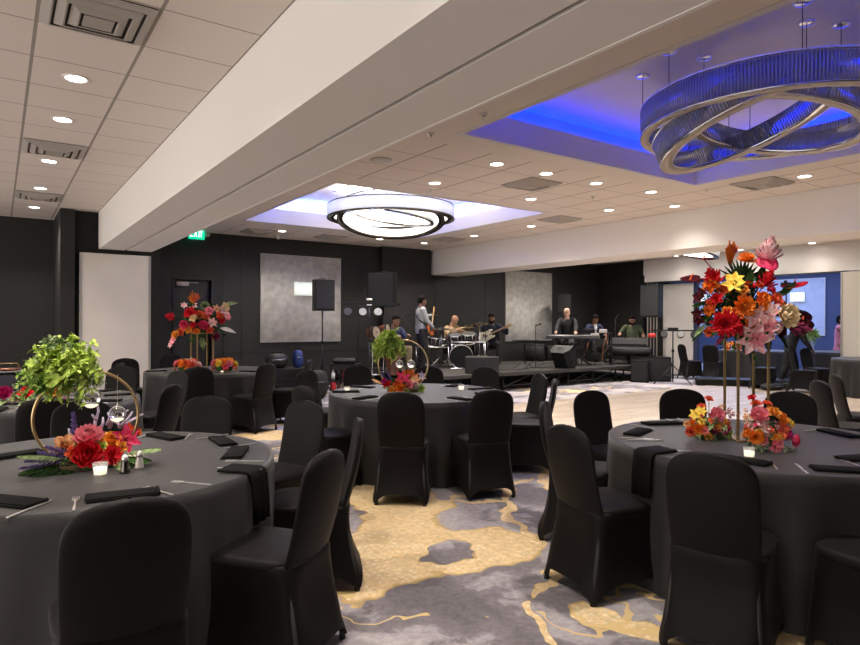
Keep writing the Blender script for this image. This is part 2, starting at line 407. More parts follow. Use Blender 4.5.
# big grey upholstered panels
def wall_panel(label, x0, x1, z0, z1):
    t = thing('wall_panel', label, 'wall panel', ((x0+x1)/2, D, z0))
    w = (x1-x0)/2; h = z1 - z0
    b = MB(); b.bbox(-w+.02, w-.02, -.035, 0, .02, h-.02, .006); b.build('panel_face', M['panel'], t)
    b = MB(); b.box(-w, w, -.04, 0, 0, .02); b.box(-w, w, -.04, 0, h-.02, h); b.box(-w, -w+.02, -.04, 0, .02, h-.02); b.box(w-.02, w, -.04, 0, .02, h-.02)
    b.build('panel_frame', M['paneltrim'], t, smooth=False)
wall_panel('large pale grey textured wall panel behind the tripod speaker', 4.75, 6.71, 1.03, 3.0)
wall_panel('large pale grey textured wall panel behind the seated white guitar player', 11.92, 13.78, .95, 2.98)
M['sconce'] = mat('lit_crystal_sconce', (.9,.9,.85), .3, emit=(.92,1,.88), es=.16)
M['sconce_rod'] = mat('crystal_rod_lit', (.9,.92,.88), .15, emit=(.9,1,.9), es=.12)
def sconce(loc, rz, label):
    t = thing('wall_sconce', label, 'wall sconce', loc, rz)
    b = MB(); b.box(-.22, .22, -.02, 0, -.16, .16); b.build('back_plate', M['steel'], t, smooth=False)
    b = MB(); b.box(-.11, .11, -.06, -.03, -.11, .11); b.build('lamp', M['sconce'], t, smooth=False)
    b = MB()
    for i in range(10):
        a = -1.2 + 2.4*i/9
        b.tube([(.21*math.sin(a), -.05-.09*math.cos(a), -.15), (.21*math.sin(a), -.05-.09*math.cos(a), .15)], .013, 6)
    b.build('crystal_rod', M['sconce_rod'], t)
sconce((5.74, D - .04, 2.24), 0, 'lit crystal rod sconce on the grey panel beside the tripod speaker')

# right wall with the opening to the next room
b = MB(); b.box(X3, X3 + .25, 11.72, D + .2, 0, HC); struct('wall_right', b, M['dark'])
b = MB(); b.box(X3, X3 + .25, -2, 11.72, 2.70, HC); struct('trim_10', b, M['beam'])
b = MB(); b.box(X3 - .06, X3 + .25, 11.68, 11.78, 0, 2.9); struct('trim_11', b, M['black'])
b = MB(); b.box(X3 - .01, X3 + .26, 6.3, 11.72, 2.675, 2.70); struct('trim_12', b, M['darktrim'])
b = MB(); b.box(X3, X3 + .12, -2, 6.36, .02, 2.675); w = struct('door_3', b, M['cream'])
b = MB(); b.box(X3 - .01, X3 + .13, 6.36, 6.40, .02, 2.675); b.build('door_edge', M['paneltrim'], w, smooth=False)
b = MB(); b.box(X3 + .36, X3 + .42, 11.1, 12.6, 0, HC); struct('trim_14', b, M['black'])
M['mirror'] = mat('pale_partition_edge', (.55,.53,.48), .35, .5)
for k in range(4):
    b = MB(); y = 11.62 - k * .105
    b.box(X3 + .02, X3 + .9, y - .085, y, .02, 2.66); 
    o = b.build('folded_partition', M['black'], smooth=False)
    b = MB(); b.box(X3, X3 + .02, y - .062, y - .028, .02, 2.66); b.build('edge_trim', M['mirror'], o, smooth=False)
    tag(o, ['folded partition leaf stacked against the dark wall edge', 'folded partition leaf second from the dark wall', 'folded partition leaf third from the dark wall', 'folded partition leaf nearest the white door panel'][k], 'partition', 'folded partition leaves')
b = MB(); b.bbox(X3 + .25, X3 + .33, 10.25, 11.55, .02, 2.62, .008); struct('door_4', b, M['white'])
b = MB(); b.box(X3 + .22, X3 + .36, 10.13, 10.22, 0, 2.675); struct('trim_13', b, M['navy'])
# next room
b = MB(); b.box(21.6, 21.8, 0, 15.8, 0, HC); struct('wall_far_right', b, M['navy'])
b = MB(); b.box(X3 + .25, 21.8, 15.8, 16, 0, HC); struct('wall_side_room', b, M['navy'])
b = MB(); b.box(X3, 22, -2, 16, HC, HC + .05); struct('ceiling_side_room', b, M['drywall'])
M['bpanel'] = mat('side_room_panel', (.40,.41,.45), .7, noise=.06, nscale=5)
def rpanel(label, y0, y1, z0, z1):
    t = thing('wall_panel', label, 'wall panel', (21.6, (y0+y1)/2, z0)); w = (y1-y0)/2; h = z1-z0
    b = MB(); b.box(-.035, 0, -w+.02, w-.02, .02, h-.02); b.build('panel_face', M['bpanel'], t, smooth=False)
    b = MB(); b.box(-.04, 0, -w, w, 0, .02); b.box(-.04, 0, -w, w, h-.02, h); b.box(-.04, 0, -w, -w+.02, .02, h-.02); b.box(-.04, 0, w-.02, w, .02, h-.02)
    b.build('panel_frame', M['paneltrim'], t, smooth=False)
rpanel('blue-lit wall panel beyond the opening, right of the tall flowers', 9.13, 11.6, 1.1, 2.95)
rpanel('blue-lit wall panel beyond the opening, left of the tall flowers', 11.95, 14.3, 1.1, 3.0)
sconce((21.56, 9.95, 2.35), -PI/2, 'lit sconce on the blue-lit panel at the far right')
sconce((21.56, 13.3, 2.42), -PI/2, 'lit sconce on the blue-lit panel left of the tall flowers')

# ------------------------------------------------------------------ ceiling fixtures
M['lens'] = mat('lit_downlight', (1,1,1), .5, emit=(1,.93,.84), es=3.)
M['dtrim'] = mat('white_downlight_trim', (.75,.72,.68), .5)
def downlight_proto():
    t = thing('downlight', 'x', 'ceiling light', (0,0,HC))
    b = MB(); b.lathe([(.098,0),(.098,-.006),(.085,-.010),(.072,-.006),(.072,0)], 28, False); b.build('trim_ring', M['dtrim'], t)
    b = MB(); b.lathe([(.0001,-.004),(.072,-.004)], 28, False); b.build('lamp_lens', M['lens'], t)
    return t
DL = [(.485,5.48,'recessed downlight in the left ceiling, nearest of that row'),(.485,6.67,'recessed downlight in the left ceiling, second of that row'),
 (.485,8.50,'recessed downlight in the left ceiling just beyond the middle vent'),(.485,10.31,'recessed downlight in the left ceiling before the last vent'),(.485,12.10,'recessed downlight in the left ceiling nearest the dark wall'),
 (4.8,6.83,'downlight between the two trays, at the left near the white tray'),(4.81,5.58,'downlight between the two trays, beside the corner of the blue tray'),
 (5.62,5.58,'downlight close to the blue tray edge, second from its left corner'),(6.55,5.58,'downlight close to the middle of the blue tray edge'),
 (6.60,6.87,'downlight over the near edge of the white tray, middle'),(8.29,6.79,'downlight between the trays close to the pale beam'),
 (7.62,5.50,'downlight off the far right corner of the blue tray'),(8.85,5.95,'downlight against the pale beam beyond the blue tray'),
 (8.37,3.79,'downlight between the blue tray and the pale beam, nearest'),(4.8,12.29,'downlight near the dark wall above the first grey panel'),
 (7.05,12.17,'downlight beyond the white tray, middle'),(8.25,12.17,'downlight beyond the white tray near the end of the pale beam'),
 (8.42,10.51,'downlight right of the white tray, farther one'),(8.46,8.8,'downlight right of the white tray, nearer one'),
 (15.5,10.35,'downlight beyond the pale beam, farthest of that row'),(15.5,6.85,'downlight beyond the pale beam, nearest to the cream partition'),(15.5,8.55,'downlight beyond the pale beam, middle of that row')]
p = downlight_proto(); first = True
for x, y, lab in DL:
    if first: p.location = (x, y, HC); p['label'] = lab; first = False
    else: dup(p, (x, y, HC), 0, lab)
# supply vents
M['vent'] = mat('vent_enamel', (.42,.38,.34), .5)
M['ventdk'] = mat('vent_shadow_plate', (.10,.09,.085), .8)
def vent_proto(s=.29):
    t = thing('ceiling_vent', 'x', 'ceiling vent', (0,0,HC))
    b = MB(); b.box(-s,s,-s,s,-.003,0); b.build('back_plate', M['ventdk'], t, smooth=False)
    for i, (r, z) in enumerate(((s,-.014),(s*.76,-.03),(s*.52,-.04))):
        b = MB(); q = r - .045
        b.rings([[(-r,-r,z+.006),(r,-r,z+.006),(r,r,z+.006),(-r,r,z+.006)],[(-q,-q,z-.018),(q,-q,z-.018),(q,q,z-.018),(-q,q,z-.018)],[(-q+.01,-q+.01,z-.014),(q-.01,-q+.01,z-.014),(q-.01,q-.01,z-.014),(-q+.01,q-.01,z-.014)],[(-r+.01,-r+.01,z+.012),(r-.01,-r+.01,z+.012),(r-.01,r-.01,z+.012),(-r+.01,r-.01,z+.012)]], False, False)
        b.build('vent_cone', M['vent'], t, smooth=False)
    b = MB(); b.box(-s*.28,s*.28,-s*.28,s*.28,-.055,-.045); b.build('centre_plate', M['vent'], t, smooth=False)
    return t
VT = [(.495,4.27,'square louvred vent, largest, at the top left of the ceiling'),(.495,7.85,'square vent between downlights in the left ceiling, middle one'),
 (.495,10.95,'square vent in the left ceiling nearest the dark wall'),(5.89,6.12,'square vent in the ceiling between the two trays'),
 (8.33,4.3,'square vent in the ceiling beside the pale beam near the blue tray'),(8.3,7.9,'square vent beside the white tray near the pale beam'),
 (6.0,12.5,'square vent beyond the white tray, near the dark wall'),(8.3,11.3,'square vent right of the far white tray corner'),(4.4,12.6,'square vent near the dark wall above the exit side')]
vp = vent_proto(); first = True
for x, y, lab in VT:
    if first: vp.location = (x, y, HC); vp['label'] = lab; first = False
    else: dup(vp, (x, y, HC), 0, lab)
# round ceiling speaker and sprinklers
b = MB(); b.lathe([(.13,0),(.13,-.008),(.115,-.014),(.0001,-.016)], 28); o = b.build('ceiling_speaker', mat('speaker_cover', (.62,.58,.53), .6, bump=.3, bscale=400)); o.location = (3.61, 6.21, HC)
tag(o, 'round perforated ceiling speaker between the beam and the trays', 'ceiling speaker')
sm = MB(); sm.lathe([(.035,0),(.035,-.008),(.012,-.012),(.012,-.03),(.022,-.034),(.022,-.038),(.0001,-.038)], 14)
for i, (x, y, lab) in enumerate(((3.55,4.3,'small white sprinkler cap left of the blue tray'),(3.5,5.05,'small white sprinkler cap near the blue tray corner'),(8.1,4.95,'small white sprinkler cap off the right corner of the blue tray'),(5.0,7.2,'small white sprinkler cap before the white tray'),(7.2,6.2,'small white sprinkler cap between the downlights'))):
    o = sm.build('sprinkler', M['dtrim']) if i == 0 else o.copy()
    if i: C.objects.link(o)
    o.location = (x, y, HC - .001); tag(o, lab, 'sprinkler', 'ceiling sprinklers')
# exit sign
t = thing('exit_sign', 'green lit exit sign hung from the ceiling above the dark door', 'exit sign', (3.33, 13.2, 3.18))
b = MB(); b.bbox(-.16,.16,-.025,.025,-.01,.19,.008); b.build('sign_box', mat('exit_green', (.0,.25,.12), .4, emit=(.0,.62,.33), es=.25), t)
M['exitw'] = mat('exit_letters', (.9,.95,.9), .4, emit=(.75,1,.85), es=.4)
def letters(mb, s, x, z, h, w, st, y):
    for ch in s:
        L = []
        if ch == 'E': L = [(0,0,st,h),(0,0,w,st),(0,h-st,w,h),(0,(h-st)/2,w*.8,(h+st)/2)]
        elif ch == 'I': L = [(w*.3,0,w*.3+st,h)]
        elif ch == 'T': L = [((w-st)/2,0,(w+st)/2,h),(0,h-st,w,h)]
        for a,c,e,f in L: mb.box(x+a, x+e, y-.004, y, z+c, z+f)
        if ch == 'X':
            for q in (0,1):
                p0 = (x+q*w, z); p1 = (x+(1-q)*w, z+h); sx = st*.55
                mb.add([(p0[0]-sx,y-.004,p0[1]),(p0[0]+sx,y-.004,p0[1]),(p1[0]+sx,y-.004,p1[1]),(p1[0]-sx,y-.004,p1[1])],[(0,1,2,3)])
        x += w * (.75 if ch == 'I' else 1.3)
b = MB(); letters(b, 'EXIT', -.125, .035, .12, .055, .016, -.026); b.build('sign_letters', M['exitw'], t, smooth=False)
b = MB(); b.bbox(.18,.26,-.04,.04,.06,.15,.01); b.build('emergency_lamp', M['dtrim'], t)
b = MB(); b.tube([(0,0,.19),(0,0,.177+.0)],.01); b.box(-.02,.02,-.01,.01,.165,.19); b.build('hanger', M['dtrim'], t)
# security camera on ceiling
t = thing('security_camera', 'small white dome camera on the ceiling near the dark wall', 'security camera', (4.95, 12.9, HC))
b = MB(); b.lathe([(.05,0),(.05,-.02),(.04,-.04)],16); b.build('mount', M['dtrim'], t)
b = MB(); b.ball((0,0,-.06),.038); b.build('camera_head', M['dtrim'], t)

# ------------------------------------------------------------------ chandeliers
M['cry_lit'] = mat('lit_crystal', (.85,.86,.85), .2, emit=(1,.985,.93), es=.06)
M['cry_core'] = mat('lit_led_core', (.9,.9,.88), .4, emit=(1,.97,.92), es=.15)
M['cry'] = mat('unlit_crystal', (.55,.58,.68), .06, trans=.45, ior=1.5, spec=1.0)
M['cry_back'] = mat('crystal_backing', (.70,.73,.85), .12, trans=.9, ior=1.2)
M['ledoff'] = mat('cream_diffuser', (.62,.53,.43), .5, bump=.3, bscale=60)
M['bnickel'] = mat('dark_nickel', (.16,.145,.13), .22, 1.)
def chandelier(name_label, loc, ringset, lit, zceil):
    t = thing('ring_chandelier', name_label, 'chandelier', loc)
    for (r, h, w, tx, ty, cx, cy, cz) in ringset:
        Mx = Matrix.Translation((cx, cy, cz)) @ Euler((tx, ty, 0)).to_matrix().to_4x4()
        n = int(2*PI*r/.026)
        b = MB(); b.M = Mx
        b.rings([[(q*math.cos(2*PI*k/96), q*math.sin(2*PI*k/96), z) for k in range(96)] for q, z in ((r, 0),(r, -.018),(r-w, -.018),(r-w, 0),(r,0))], False, False)
        ring = b.build('ring', M['bnickel'] if lit else M['ledoff'], t)
        b = MB(); b.M = Mx
        b.rings([[(q*math.cos(2*PI*k/96), q*math.sin(2*PI*k/96), z) for k in range(96)] for q, z in ((r+.004, h+.012),(r+.004, h),(r-.02, h),(r-.02, h+.012),(r+.004,h+.012))], False, False)
        b.rings([[(q*math.cos(2*PI*k/96), q*math.sin(2*PI*k/96), z) for k in range(96)] for q, z in ((r+.006, 0),(r+.006, -.02),(r, -.02),(r, 0),(r+.006,0))], False, False)
        b.rings([[(q*math.cos(2*PI*k/96), q*math.sin(2*PI*k/96), z) for k in range(96)] for q, z in ((r-w-.004, .012),(r-w-.004, -.02),(r-w, -.02),(r-w, .012),(r-w-.004,.012))], False, False)
        b.build('rim', M['bnickel'] if lit else M['chrome'], ring)
        b = MB(); b.M = Mx
        rr = r - .03
        b.rings([[(q*math.cos(2*PI*k/96), q*math.sin(2*PI*k/96), z) for k in range(96)] for q, z in ((rr, .0),(rr, h),(rr-.02, h),(rr-.02, 0),(rr,0))], False, False)
        b.build('light_band', M['cry_core'] if lit else M['cry_back'], ring)
        b = MB(); b.M = Mx
        for k in range(n):
            a = 2*PI*k/n; d = .010; c, s_ = math.cos(a), math.sin(a)
            p0 = V((c*(r-.006), s_*(r-.006), 0)); tg = V((-s_, c, 0))*.008; od = V((c, s_, 0))*.008
            b.rings([[tuple(p0-tg+V((0,0,z))), tuple(p0+od+V((0,0,z))), tuple(p0+tg+V((0,0,z))), tuple(p0-od+V((0,0,z)))] for z in (.004, h-.002)])
        b.build('crystal_rods', M['cry_lit'] if lit else M['cry'], ring)
        for k in range(4):
            a = 2*PI*k/4 + .4 + r*3
            top = Mx @ V(((r-.02)*math.cos(a), (r-.02)*math.sin(a), h))
            b = MB(); b.tube([top, (top.x, top.y, zceil - loc[2])], .0035, 5); wr = b.build('cable', M['blackm'], t)
            b = MB(); b.M = Matrix.Translation((top.x, top.y, zceil - loc[2])); b.lathe([(.065,0),(.065,-.012),(.05,-.02),(.012,-.022)], 18); b.build('canopy', M['chrome'], t)
ZU = HC + .53
chandelier('large unlit crystal ring chandelier hanging in the blue-lit tray', (5.73, 2.93, 3.2),
    [(1.13,.24,.075, 0,0, .06,-.02,.08),(.80,.20,.11, math.radians(-18), math.radians(-9), -.14,.08,.06),(.76,.19,.08, math.radians(7),math.radians(9), .10,-.02,.10)], False, ZU)
chandelier('bright crystal ring chandelier in the white-lit tray', (5.73, 9.5, 3.33),
    [(1.12,.20,.11, 0,0, 0,0,0),(.95,.17,.10, math.radians(-10), math.radians(7), 0,0,-.03),(.76,.15,.08, math.radians(4.6),math.radians(6.6), .02,.02,.03)], True, ZU)
chandelier('bright crystal ring chandelier partly hidden beyond the pale beam', (13.1, 8.8, 3.3),
    [(1.12,.20,.11, 0,0, 0,0,0),(.92,.18,.11, math.radians(10), math.radians(8), 0,-.05,-.1)], True, ZU)

# ------------------------------------------------------------------ lights
def area(name, loc, rot, sx, sy, col, e, spread=None):
    l = bpy.data.lights.new(name, 'AREA'); l.shape = 'RECTANGLE'; l.size = sx; l.size_y = sy; l.color = col; l.energy = e
    if spread: l.spread = spread
    o = bpy.data.objects.new(name, l); C.objects.link(o); o.location = loc; o.rotation_euler = rot; return o
def spot(loc, e, col=(1,.89,.78), ang=124, blend=1.0):
    l = bpy.data.lights.new('downlight_lamp', 'SPOT'); l.energy = e; l.color = col; l.spot_size = math.radians(ang); l.spot_blend = blend; l.shadow_soft_size = .07
    o = bpy.data.objects.new('downlight_lamp', l); C.objects.link(o); o.location = loc; return o
for x, y, _ in DL: spot((x, y, HC - .03), 4 if x > 15 else 11 if x > 8.6 and y < 6 else 46 if 8 < x < 8.6 else 31 if x > 3 else 40)
for x, y in ((.485,3.7),(.485,1.9),(-2.3,9.5),(-2.3,6),(-2.3,3.4),(8.4,2),(3.1,2.2),(5.9,.3),(12,4.5),(14,4.5),(12,12),(14,12),(12.5,9.5)): spot((x, y, HC - .03), 58 if x > 8 else 36)
def cove(key, col, e):
    x0, x1, y0, y1, _ = TR[key]; z = HC + .20; m = .2
    lx, ly = x1 - x0, y1 - y0
    area('cove_strip', ((x0+x1)/2, y0 - m, z), (PI + .9, 0, 0), lx, .05, col, e)
    area('cove_strip', ((x0+x1)/2, y1 + m, z), (PI - .9, 0, 0), lx, .05, col, e)
    area('cove_strip', (x0 - m, (y0+y1)/2, z), (0, PI + -.9, 0), .05, ly, col, e)
    area('cove_strip', (x1 + m, (y0+y1)/2, z), (0, PI + .9, 0), .05, ly, col, e)
cove('near', (.0,.02,1), 9.5); cove('far', (.10,.18,1), 16); cove('side', (.9,.92,1), 10)
def bulb(loc, e, col=(1,.96,.90), r=.12):
    l = bpy.data.lights.new('chandelier_lamp', 'POINT'); l.energy = e; l.color = col; l.shadow_soft_size = r
    o = bpy.data.objects.new('chandelier_lamp', l); C.objects.link(o); o.location = loc
for k in range(5):
    a = 2*PI*k/5
    bulb((5.73 + .5*math.cos(a), 9.5 + .5*math.sin(a), HC + .05), 6)
    bulb((13.1 + .5*math.cos(a), 8.8 + .5*math.sin(a), HC + .05), 8)
    bulb((5.73 + .5*math.cos(a), 9.5 + .5*math.sin(a), HC + .36), 2)
area('side_room_light', (19.3, 11, 3.3), (0,0,0), 3, 6, (.34,.48,1), 75)
area('side_room_light', (18.0, 5, 3.3), (0,0,0), 2, 4, (.6,.7,1), 20)
w = bpy.data.worlds.new('world'); bpy.context.scene.world = w; w.use_nodes = True
w.node_tree.nodes['Background'].inputs[0].default_value = (1,.94,.88,1); w.node_tree.nodes['Background'].inputs[1].default_value = .52
vs = bpy.context.scene.view_settings; vs.view_transform = 'Standard'; vs.look = 'None'; vs.gamma = 1; vs.use_curve_mapping = False; vs.exposure = 2.36
# ------------------------------------------------------------------ chairs
def sup(t, n):
    c, s = math.cos(t), math.sin(t)
    return math.copysign(abs(c)**(2/n), c), math.copysign(abs(s)**(2/n), s)
def chair_proto():
    t = thing('banquet_chair', 'x', 'chair', (0,0,0), 0)
    N = 48
    # skirt from the seat down to the four foot pockets; local front is +Y
    rings = []
    for k in range(13):
        s = k / 12
        r = []
        for i in range(N):
            a = 2*PI*i/N; x, y = sup(a, 5)
            c2 = math.cos(2*a)**2
            hx = .212 + .036*s**1.5; hyf = .215 + .03*s; hyb = .235 + .085*s**1.6
            pin = 1 - .13 * math.sin(PI*min(1,s*1.0))*.55*c2 - .05*s*c2
            px = x*hx*pin; py = (y*hyf if y > 0 else y*hyb) * pin
            arch = .085 * (c2 ** .7)
            ztop = .455; zb = .012 + arch
            r.append((px, py, ztop + (zb - ztop)*s))
        rings.append(r)
    for sc_, z_ in ((.97, .470), (.80, .474)):
        rings.insert(0, [(sup(2*PI*i/N, 5)[0]*.212*sc_, sup(2*PI*i/N, 5)[1]*(.215 if sup(2*PI*i/N, 5)[1] > 0 else .235)*sc_, z_) for i in range(N)])
    b = MB(); b.rings(rings, False, False); b.build('chair_skirt', M['chair'], t)
    # padded seat
    rings = []
    for z, k in ((.44, .985), (.455, 1.0), (.472, .995), (.484, .965), (.490, .90), (.494, .7), (.497, .35), (.498, .02)):
        rings.append([(sup(2*PI*i/N, 4.2)[0]*.215*k, sup(2*PI*i/N, 4.2)[1]*.222*k + .004, z) for i in range(N)])
    b = MB(); b.rings(rings); b.build('seat', M['chair'], t)
    # backrest with a crowned top
    prof = [(.36,.202),(.45,.205),(.52,.209),(.60,.213),(.68,.215),(.75,.215),(.80,.213),(.83,.208),(.855,.199),(.875,.186),(.892,.167),(.906,.142),(.917,.110),(.925,.070),(.9285,.035),(.9295,.008)]
    rings = []
    for z, w in prof:
        th = .023 if z < .86 else .023 * max(.25, (w/.18)**.5)
        yc = -.205 - (z-.45)*.185 - .02*math.sin((z-.45)*6)
        r = []
        for i in range(36):
            a = 2*PI*i/36; x, y = sup(a, 2.8)
            r.append((x*w*.92, yc + y*th + .018*(x*x), z))
        rings.append(r)
    b = MB(); b.rings(rings); b.build('backrest', M['chair'], t)
    # cloth drop behind the backrest down to the skirt (spandex stretched over the back legs)
    for sx in (-1, 1):
        for y0, y1 in ((.198, .17), (-.268, -.19)):
            b = MB(); b.tube([(sx*.198, y0, .0), (sx*.197, y0, .03), (sx*.17, y1, .43)], [.017, .014, .012], 8)
            b.build('leg', M['rubber'], t)
    return t
chair0 = chair_proto()
_used = []
def place_chair(cx, cy, deg, dist, label, group, turn=0):
    a = math.radians(deg); x = cx + dist*math.cos(a); y = cy + dist*math.sin(a)
    rz = a + PI/2 + math.radians(turn)
    if not _used:
        chair0.location = (x, y, 0); chair0.rotation_euler = (0,0,rz); chair0['label'] = label; chair0['group'] = group
        _used.append(1); return chair0
    return dup(chair0, (x, y, 0), rz, label, group)

TBL = {'NL': (0.40, 3.65), 'C': (3.61, 5.44), 'NR': (3.90, 2.01), 'BL': (0.25, 6.85), 'BD': (2.62, 9.55), 'T4': (16.9, 8.9), 'FR': (14.9, 5.2), 'T5': (17.95, 7.05), 'RR': (8.1, 2.1), 'LL': (-.95, 10.3)}
tnames = {'T5': 'the far table holding the small lime plant', 'NL': 'the near left table', 'C': 'the middle table', 'NR': 'the near right table', 'BL': 'the table right behind the near left one', 'BD': 'the table by the dark door', 'T4': 'the table in the opening behind the tall flowers', 'FR': 'the table before the cream partition', 'RR': 'the table cut off at the right edge'}
def cloth_mesh(seed):
    rr = random.Random(seed); n = 160; r0 = .915
    ph = [rr.uniform(0, 6.28) for _ in range(5)]; fr = [rr.choice((11,13,14)), rr.choice((19,21,23)), rr.choice((7,8,9)), 31, 4]
    rings = []
    for q in (.02, .3, .6, .85, .97):
        rings.append([(r0*q*math.cos(2*PI*i/n), r0*q*math.sin(2*PI*i/n), .766) for i in range(n)])
    for k in range(15):
        s = k / 14
        z = .766 - .006*min(1, k) - (.752*s)
        r = []
        for i in range(n):
            a = 2*PI*i/n
            w = .5*math.sin(fr[0]*a+ph[0]) + .35*math.sin(fr[1]*a+ph[1]+.5*s) + .35*math.sin(fr[2]*a+ph[2]) + .12*math.sin(fr[3]*a+ph[3])
            w = math.copysign(abs(w)**.8, w)
            rad = r0 + (.004 if k else 0) + s*.012 + .038*w*min(1, s*1.6)
            r.append((rad*math.cos(a), rad*math.sin(a), max(.006, z)))
        rings.append(r)
    b = MB(); b.rings(rings, True, False); return b
labels_t = {'NL': 'black floor-length cloth over the near left round table with the gold hoop centrepiece', 'C': 'black floor-length cloth over the middle round table before the stage',
 'NR': 'black floor-length cloth over the near right round table with the tall gold flower stand', 'BL': 'black cloth over the round table right behind the near left one',
 'BD': 'black cloth over the round table nearest the dark door', 'T4': 'black cloth over the round table seen far behind the tall flower stand', 'FR': 'black cloth over the round table before the cream partition at the right edge', 'T5': 'black cloth over the far round table holding the small lime plant', 'RR': None}
for i, (k, lab) in enumerate(labels_t.items()):
    x, y = TBL[k]
    if k == 'RR': continue
    o = cloth_mesh(i + 3).build('tablecloth', M['cloth']); o.location = (x, y, 0); tag(o, lab, 'tablecloth', 'round black tablecloths')
    t = thing('round_table', 'round banquet table under its black cloth, ' + tnames[k].replace('the ', '', 1), 'table', (x, y, 0), 0, 'round banquet tables')
    b = MB(); b.lathe([(.0001,.735),(.905,.735),(.91,.74),(.91,.755),(.905,.762),(.0001,.762)], 48); b.build('tabletop', M['blackp'], t)
    for q in range(4):
        a = PI/4 + q*PI/2; b = MB(); b.tube([(.45*math.cos(a), .45*math.sin(a), .735), (.5*math.cos(a), .5*math.sin(a), 0)], .015); b.build('leg', M['blackm'], t)

G1 = 'covered chairs around the near left table'
for d, r, l, tn in ((-92,1.17,'black covered banquet chair, back to the viewer, largest at lower left',0),
    (-55,1.09,'black covered banquet chair right of the near left table, seat showing, at lower centre',2),
    (-14,1.12,'black covered banquet chair seen edge-on just behind the lower centre one',-10),
    (21,1.24,'black covered chair of the near left table, facing the viewer beside the middle table',0),
    (53,1.24,'black covered banquet chair beyond the near left table, facing the viewer, full width',0),
    (86,1.16,'black covered banquet chair beyond the near left table, seen through the gold hoop',0)):
    place_chair(*TBL['NL'], d, r, l, G1, tn)
G2 = 'covered chairs around the middle table'
for d, r, l, tn in ((-129,1.17,'black covered banquet chair at the middle table, back squarely to the viewer',0),
    (-94,1.14,'black covered chair at the middle table, second in front, its seat turned left',-14),
    (-43,1.12,'black covered chair right of the middle table, nearer of the overlapping pair',0),
    (-19,1.12,'black covered chair right of the middle table, farther of the overlapping pair',0),
    (24,1.33,'black covered chair behind the middle table, before the monitor on the stage edge',0),
    (51,1.23,'black covered banquet chair behind the middle table, right beside the hoop centrepiece',0),
    (82,1.54,'black covered banquet chair behind the middle table, left of the hoop centrepiece',0),
    (115,1.24,'black covered banquet chair at the far left of the middle table',0),
    (-169,1.13,'black covered chair at the left of the middle table, seat toward the cloth',0)):
    place_chair(*TBL['C'], d, r, l, G2, tn)
G3 = 'covered chairs around the near right table'
for d, r, l, tn in ((-161,1.11,'black covered banquet chair, back squarely to the viewer, largest at the lower right',0),
    (160,1.08,'black covered chair left of the near right table, its wide seat showing',12),
    (117,1.10,'black covered banquet chair seen narrow behind the left one at the near right table',8),
    (83,1.25,'black covered banquet chair before the dance floor, left behind the near right table',0),
    (51,1.23,'black covered chair beyond the near right table, left of the gold poles',0),
    (20,1.36,'black covered chair beyond the near right table, right of the gold poles',0),
    (-127,1.10,'black covered banquet chair cut off by the lower right corner',28)):
    place_chair(*TBL['NR'], d, r, l, G3, tn)
G4 = 'covered chairs around the table with bushy greenery'
for d, r, l, tn in ((-88,1.14,'very dark covered banquet chair seen from behind under the bushy greenery',0),
    (-41,1.10,'black covered banquet chair seen from behind, between the hoop and the low chairs',0),
    (23,1.28,'dark grey looking covered banquet chair facing the viewer by the table with bushy greenery',0),
    (60,1.79,'covered banquet chair against the white door panel, front one of the pair',0),
    (71,2.6,'thin edge-on covered banquet chair against the white door panel',-60)):
    place_chair(*TBL['BL'], d, r, l, G4, tn)
place_chair(1.60, 10.2, 0, 0, 'covered banquet chair against the white door panel, rear one of the pair', G4, 90)
G5 = 'covered chairs around the table by the dark door'
for d, r, l, tn in ((-111,1.3,'black covered chair, back to the viewer, left one at the dark door table',0),
    (-77,1.12,'black covered chair, back to the viewer, standing full height before the dark door table',14),
    (-36,1.20,'edge-on covered banquet chair right of the table by the dark door',0),
    (97,1.4,'dim covered banquet chair beside the dark door',0)):
    place_chair(*TBL['BD'], d, r, l, G5, tn)
G6 = 'covered chairs around the far tables on the right'
for x, y, rz, l in ((6.98,2.74,-128,'black covered chair at the right edge, nearer of two on the dance floor'),
    (7.95,2.96,-140,'black covered chair at the right edge, farther of two on the dance floor'),
    (14.3,6.47,-172,'black covered banquet chair leaning back at the table before the cream partition'),
    (15.2,6.6,170,'covered banquet chair between the far right table and the cream partition'),
    (14.35,7.35,-165,'covered banquet chair left behind the leaning one near the cream partition'),
    (15.25,9.75,-115,'black covered banquet chair beside the light stand, left one at the far opening'),
    (15.55,9.3,-75,'black covered banquet chair beside the light stand, right one at the far opening')):
    o = dup(chair0, (x, y, 0), math.radians(rz), l, G6)

# ------------------------------------------------------------------ place settings
ZT = .767
def fork_mesh():
    b = MB(); h = .0035
    b.prism([(-.0035,-.10),(.0035,-.10),(.0045,-.085),(.0028,0),(.0035,.035),(.011,.05),(.012,.06),(-.012,.06),(-.011,.05),(-.0035,.035),(-.0028,0),(-.0045,-.085)], 0, h)
    for k in range(4):
        x = -.0105 + k*.007; b.prism([(x-.0018,.058),(x+.0018,.058),(x+.0012,.10),(x-.0012,.10)], 0, h)
    return b
def knife_mesh():
    b = MB(); b.prism([(-.005,-.115),(.005,-.115),(.006,-.10),(.0045,-.005),(.009,.01),(.0095,.07),(.004,.115),(-.001,.118),(-.0045,.0)], 0, .004); return b
def napkin_mesh(rr, L=.27, W=.11):
    b = MB(); 
    for k in range(3):
        j = rr.uniform(-.004,.004)
        b.bbox(-W/2+j+.003*k, W/2+j-.002*k, -L/2+j, L/2+j-.004*k, .0005+.005*k, .0052+.005*k, .0012)
    # rolled hem at one end
    b.tube([(-W/2+.005, L/2, .010), (W/2-.005, L/2, .010)], .009, 8)
    return b
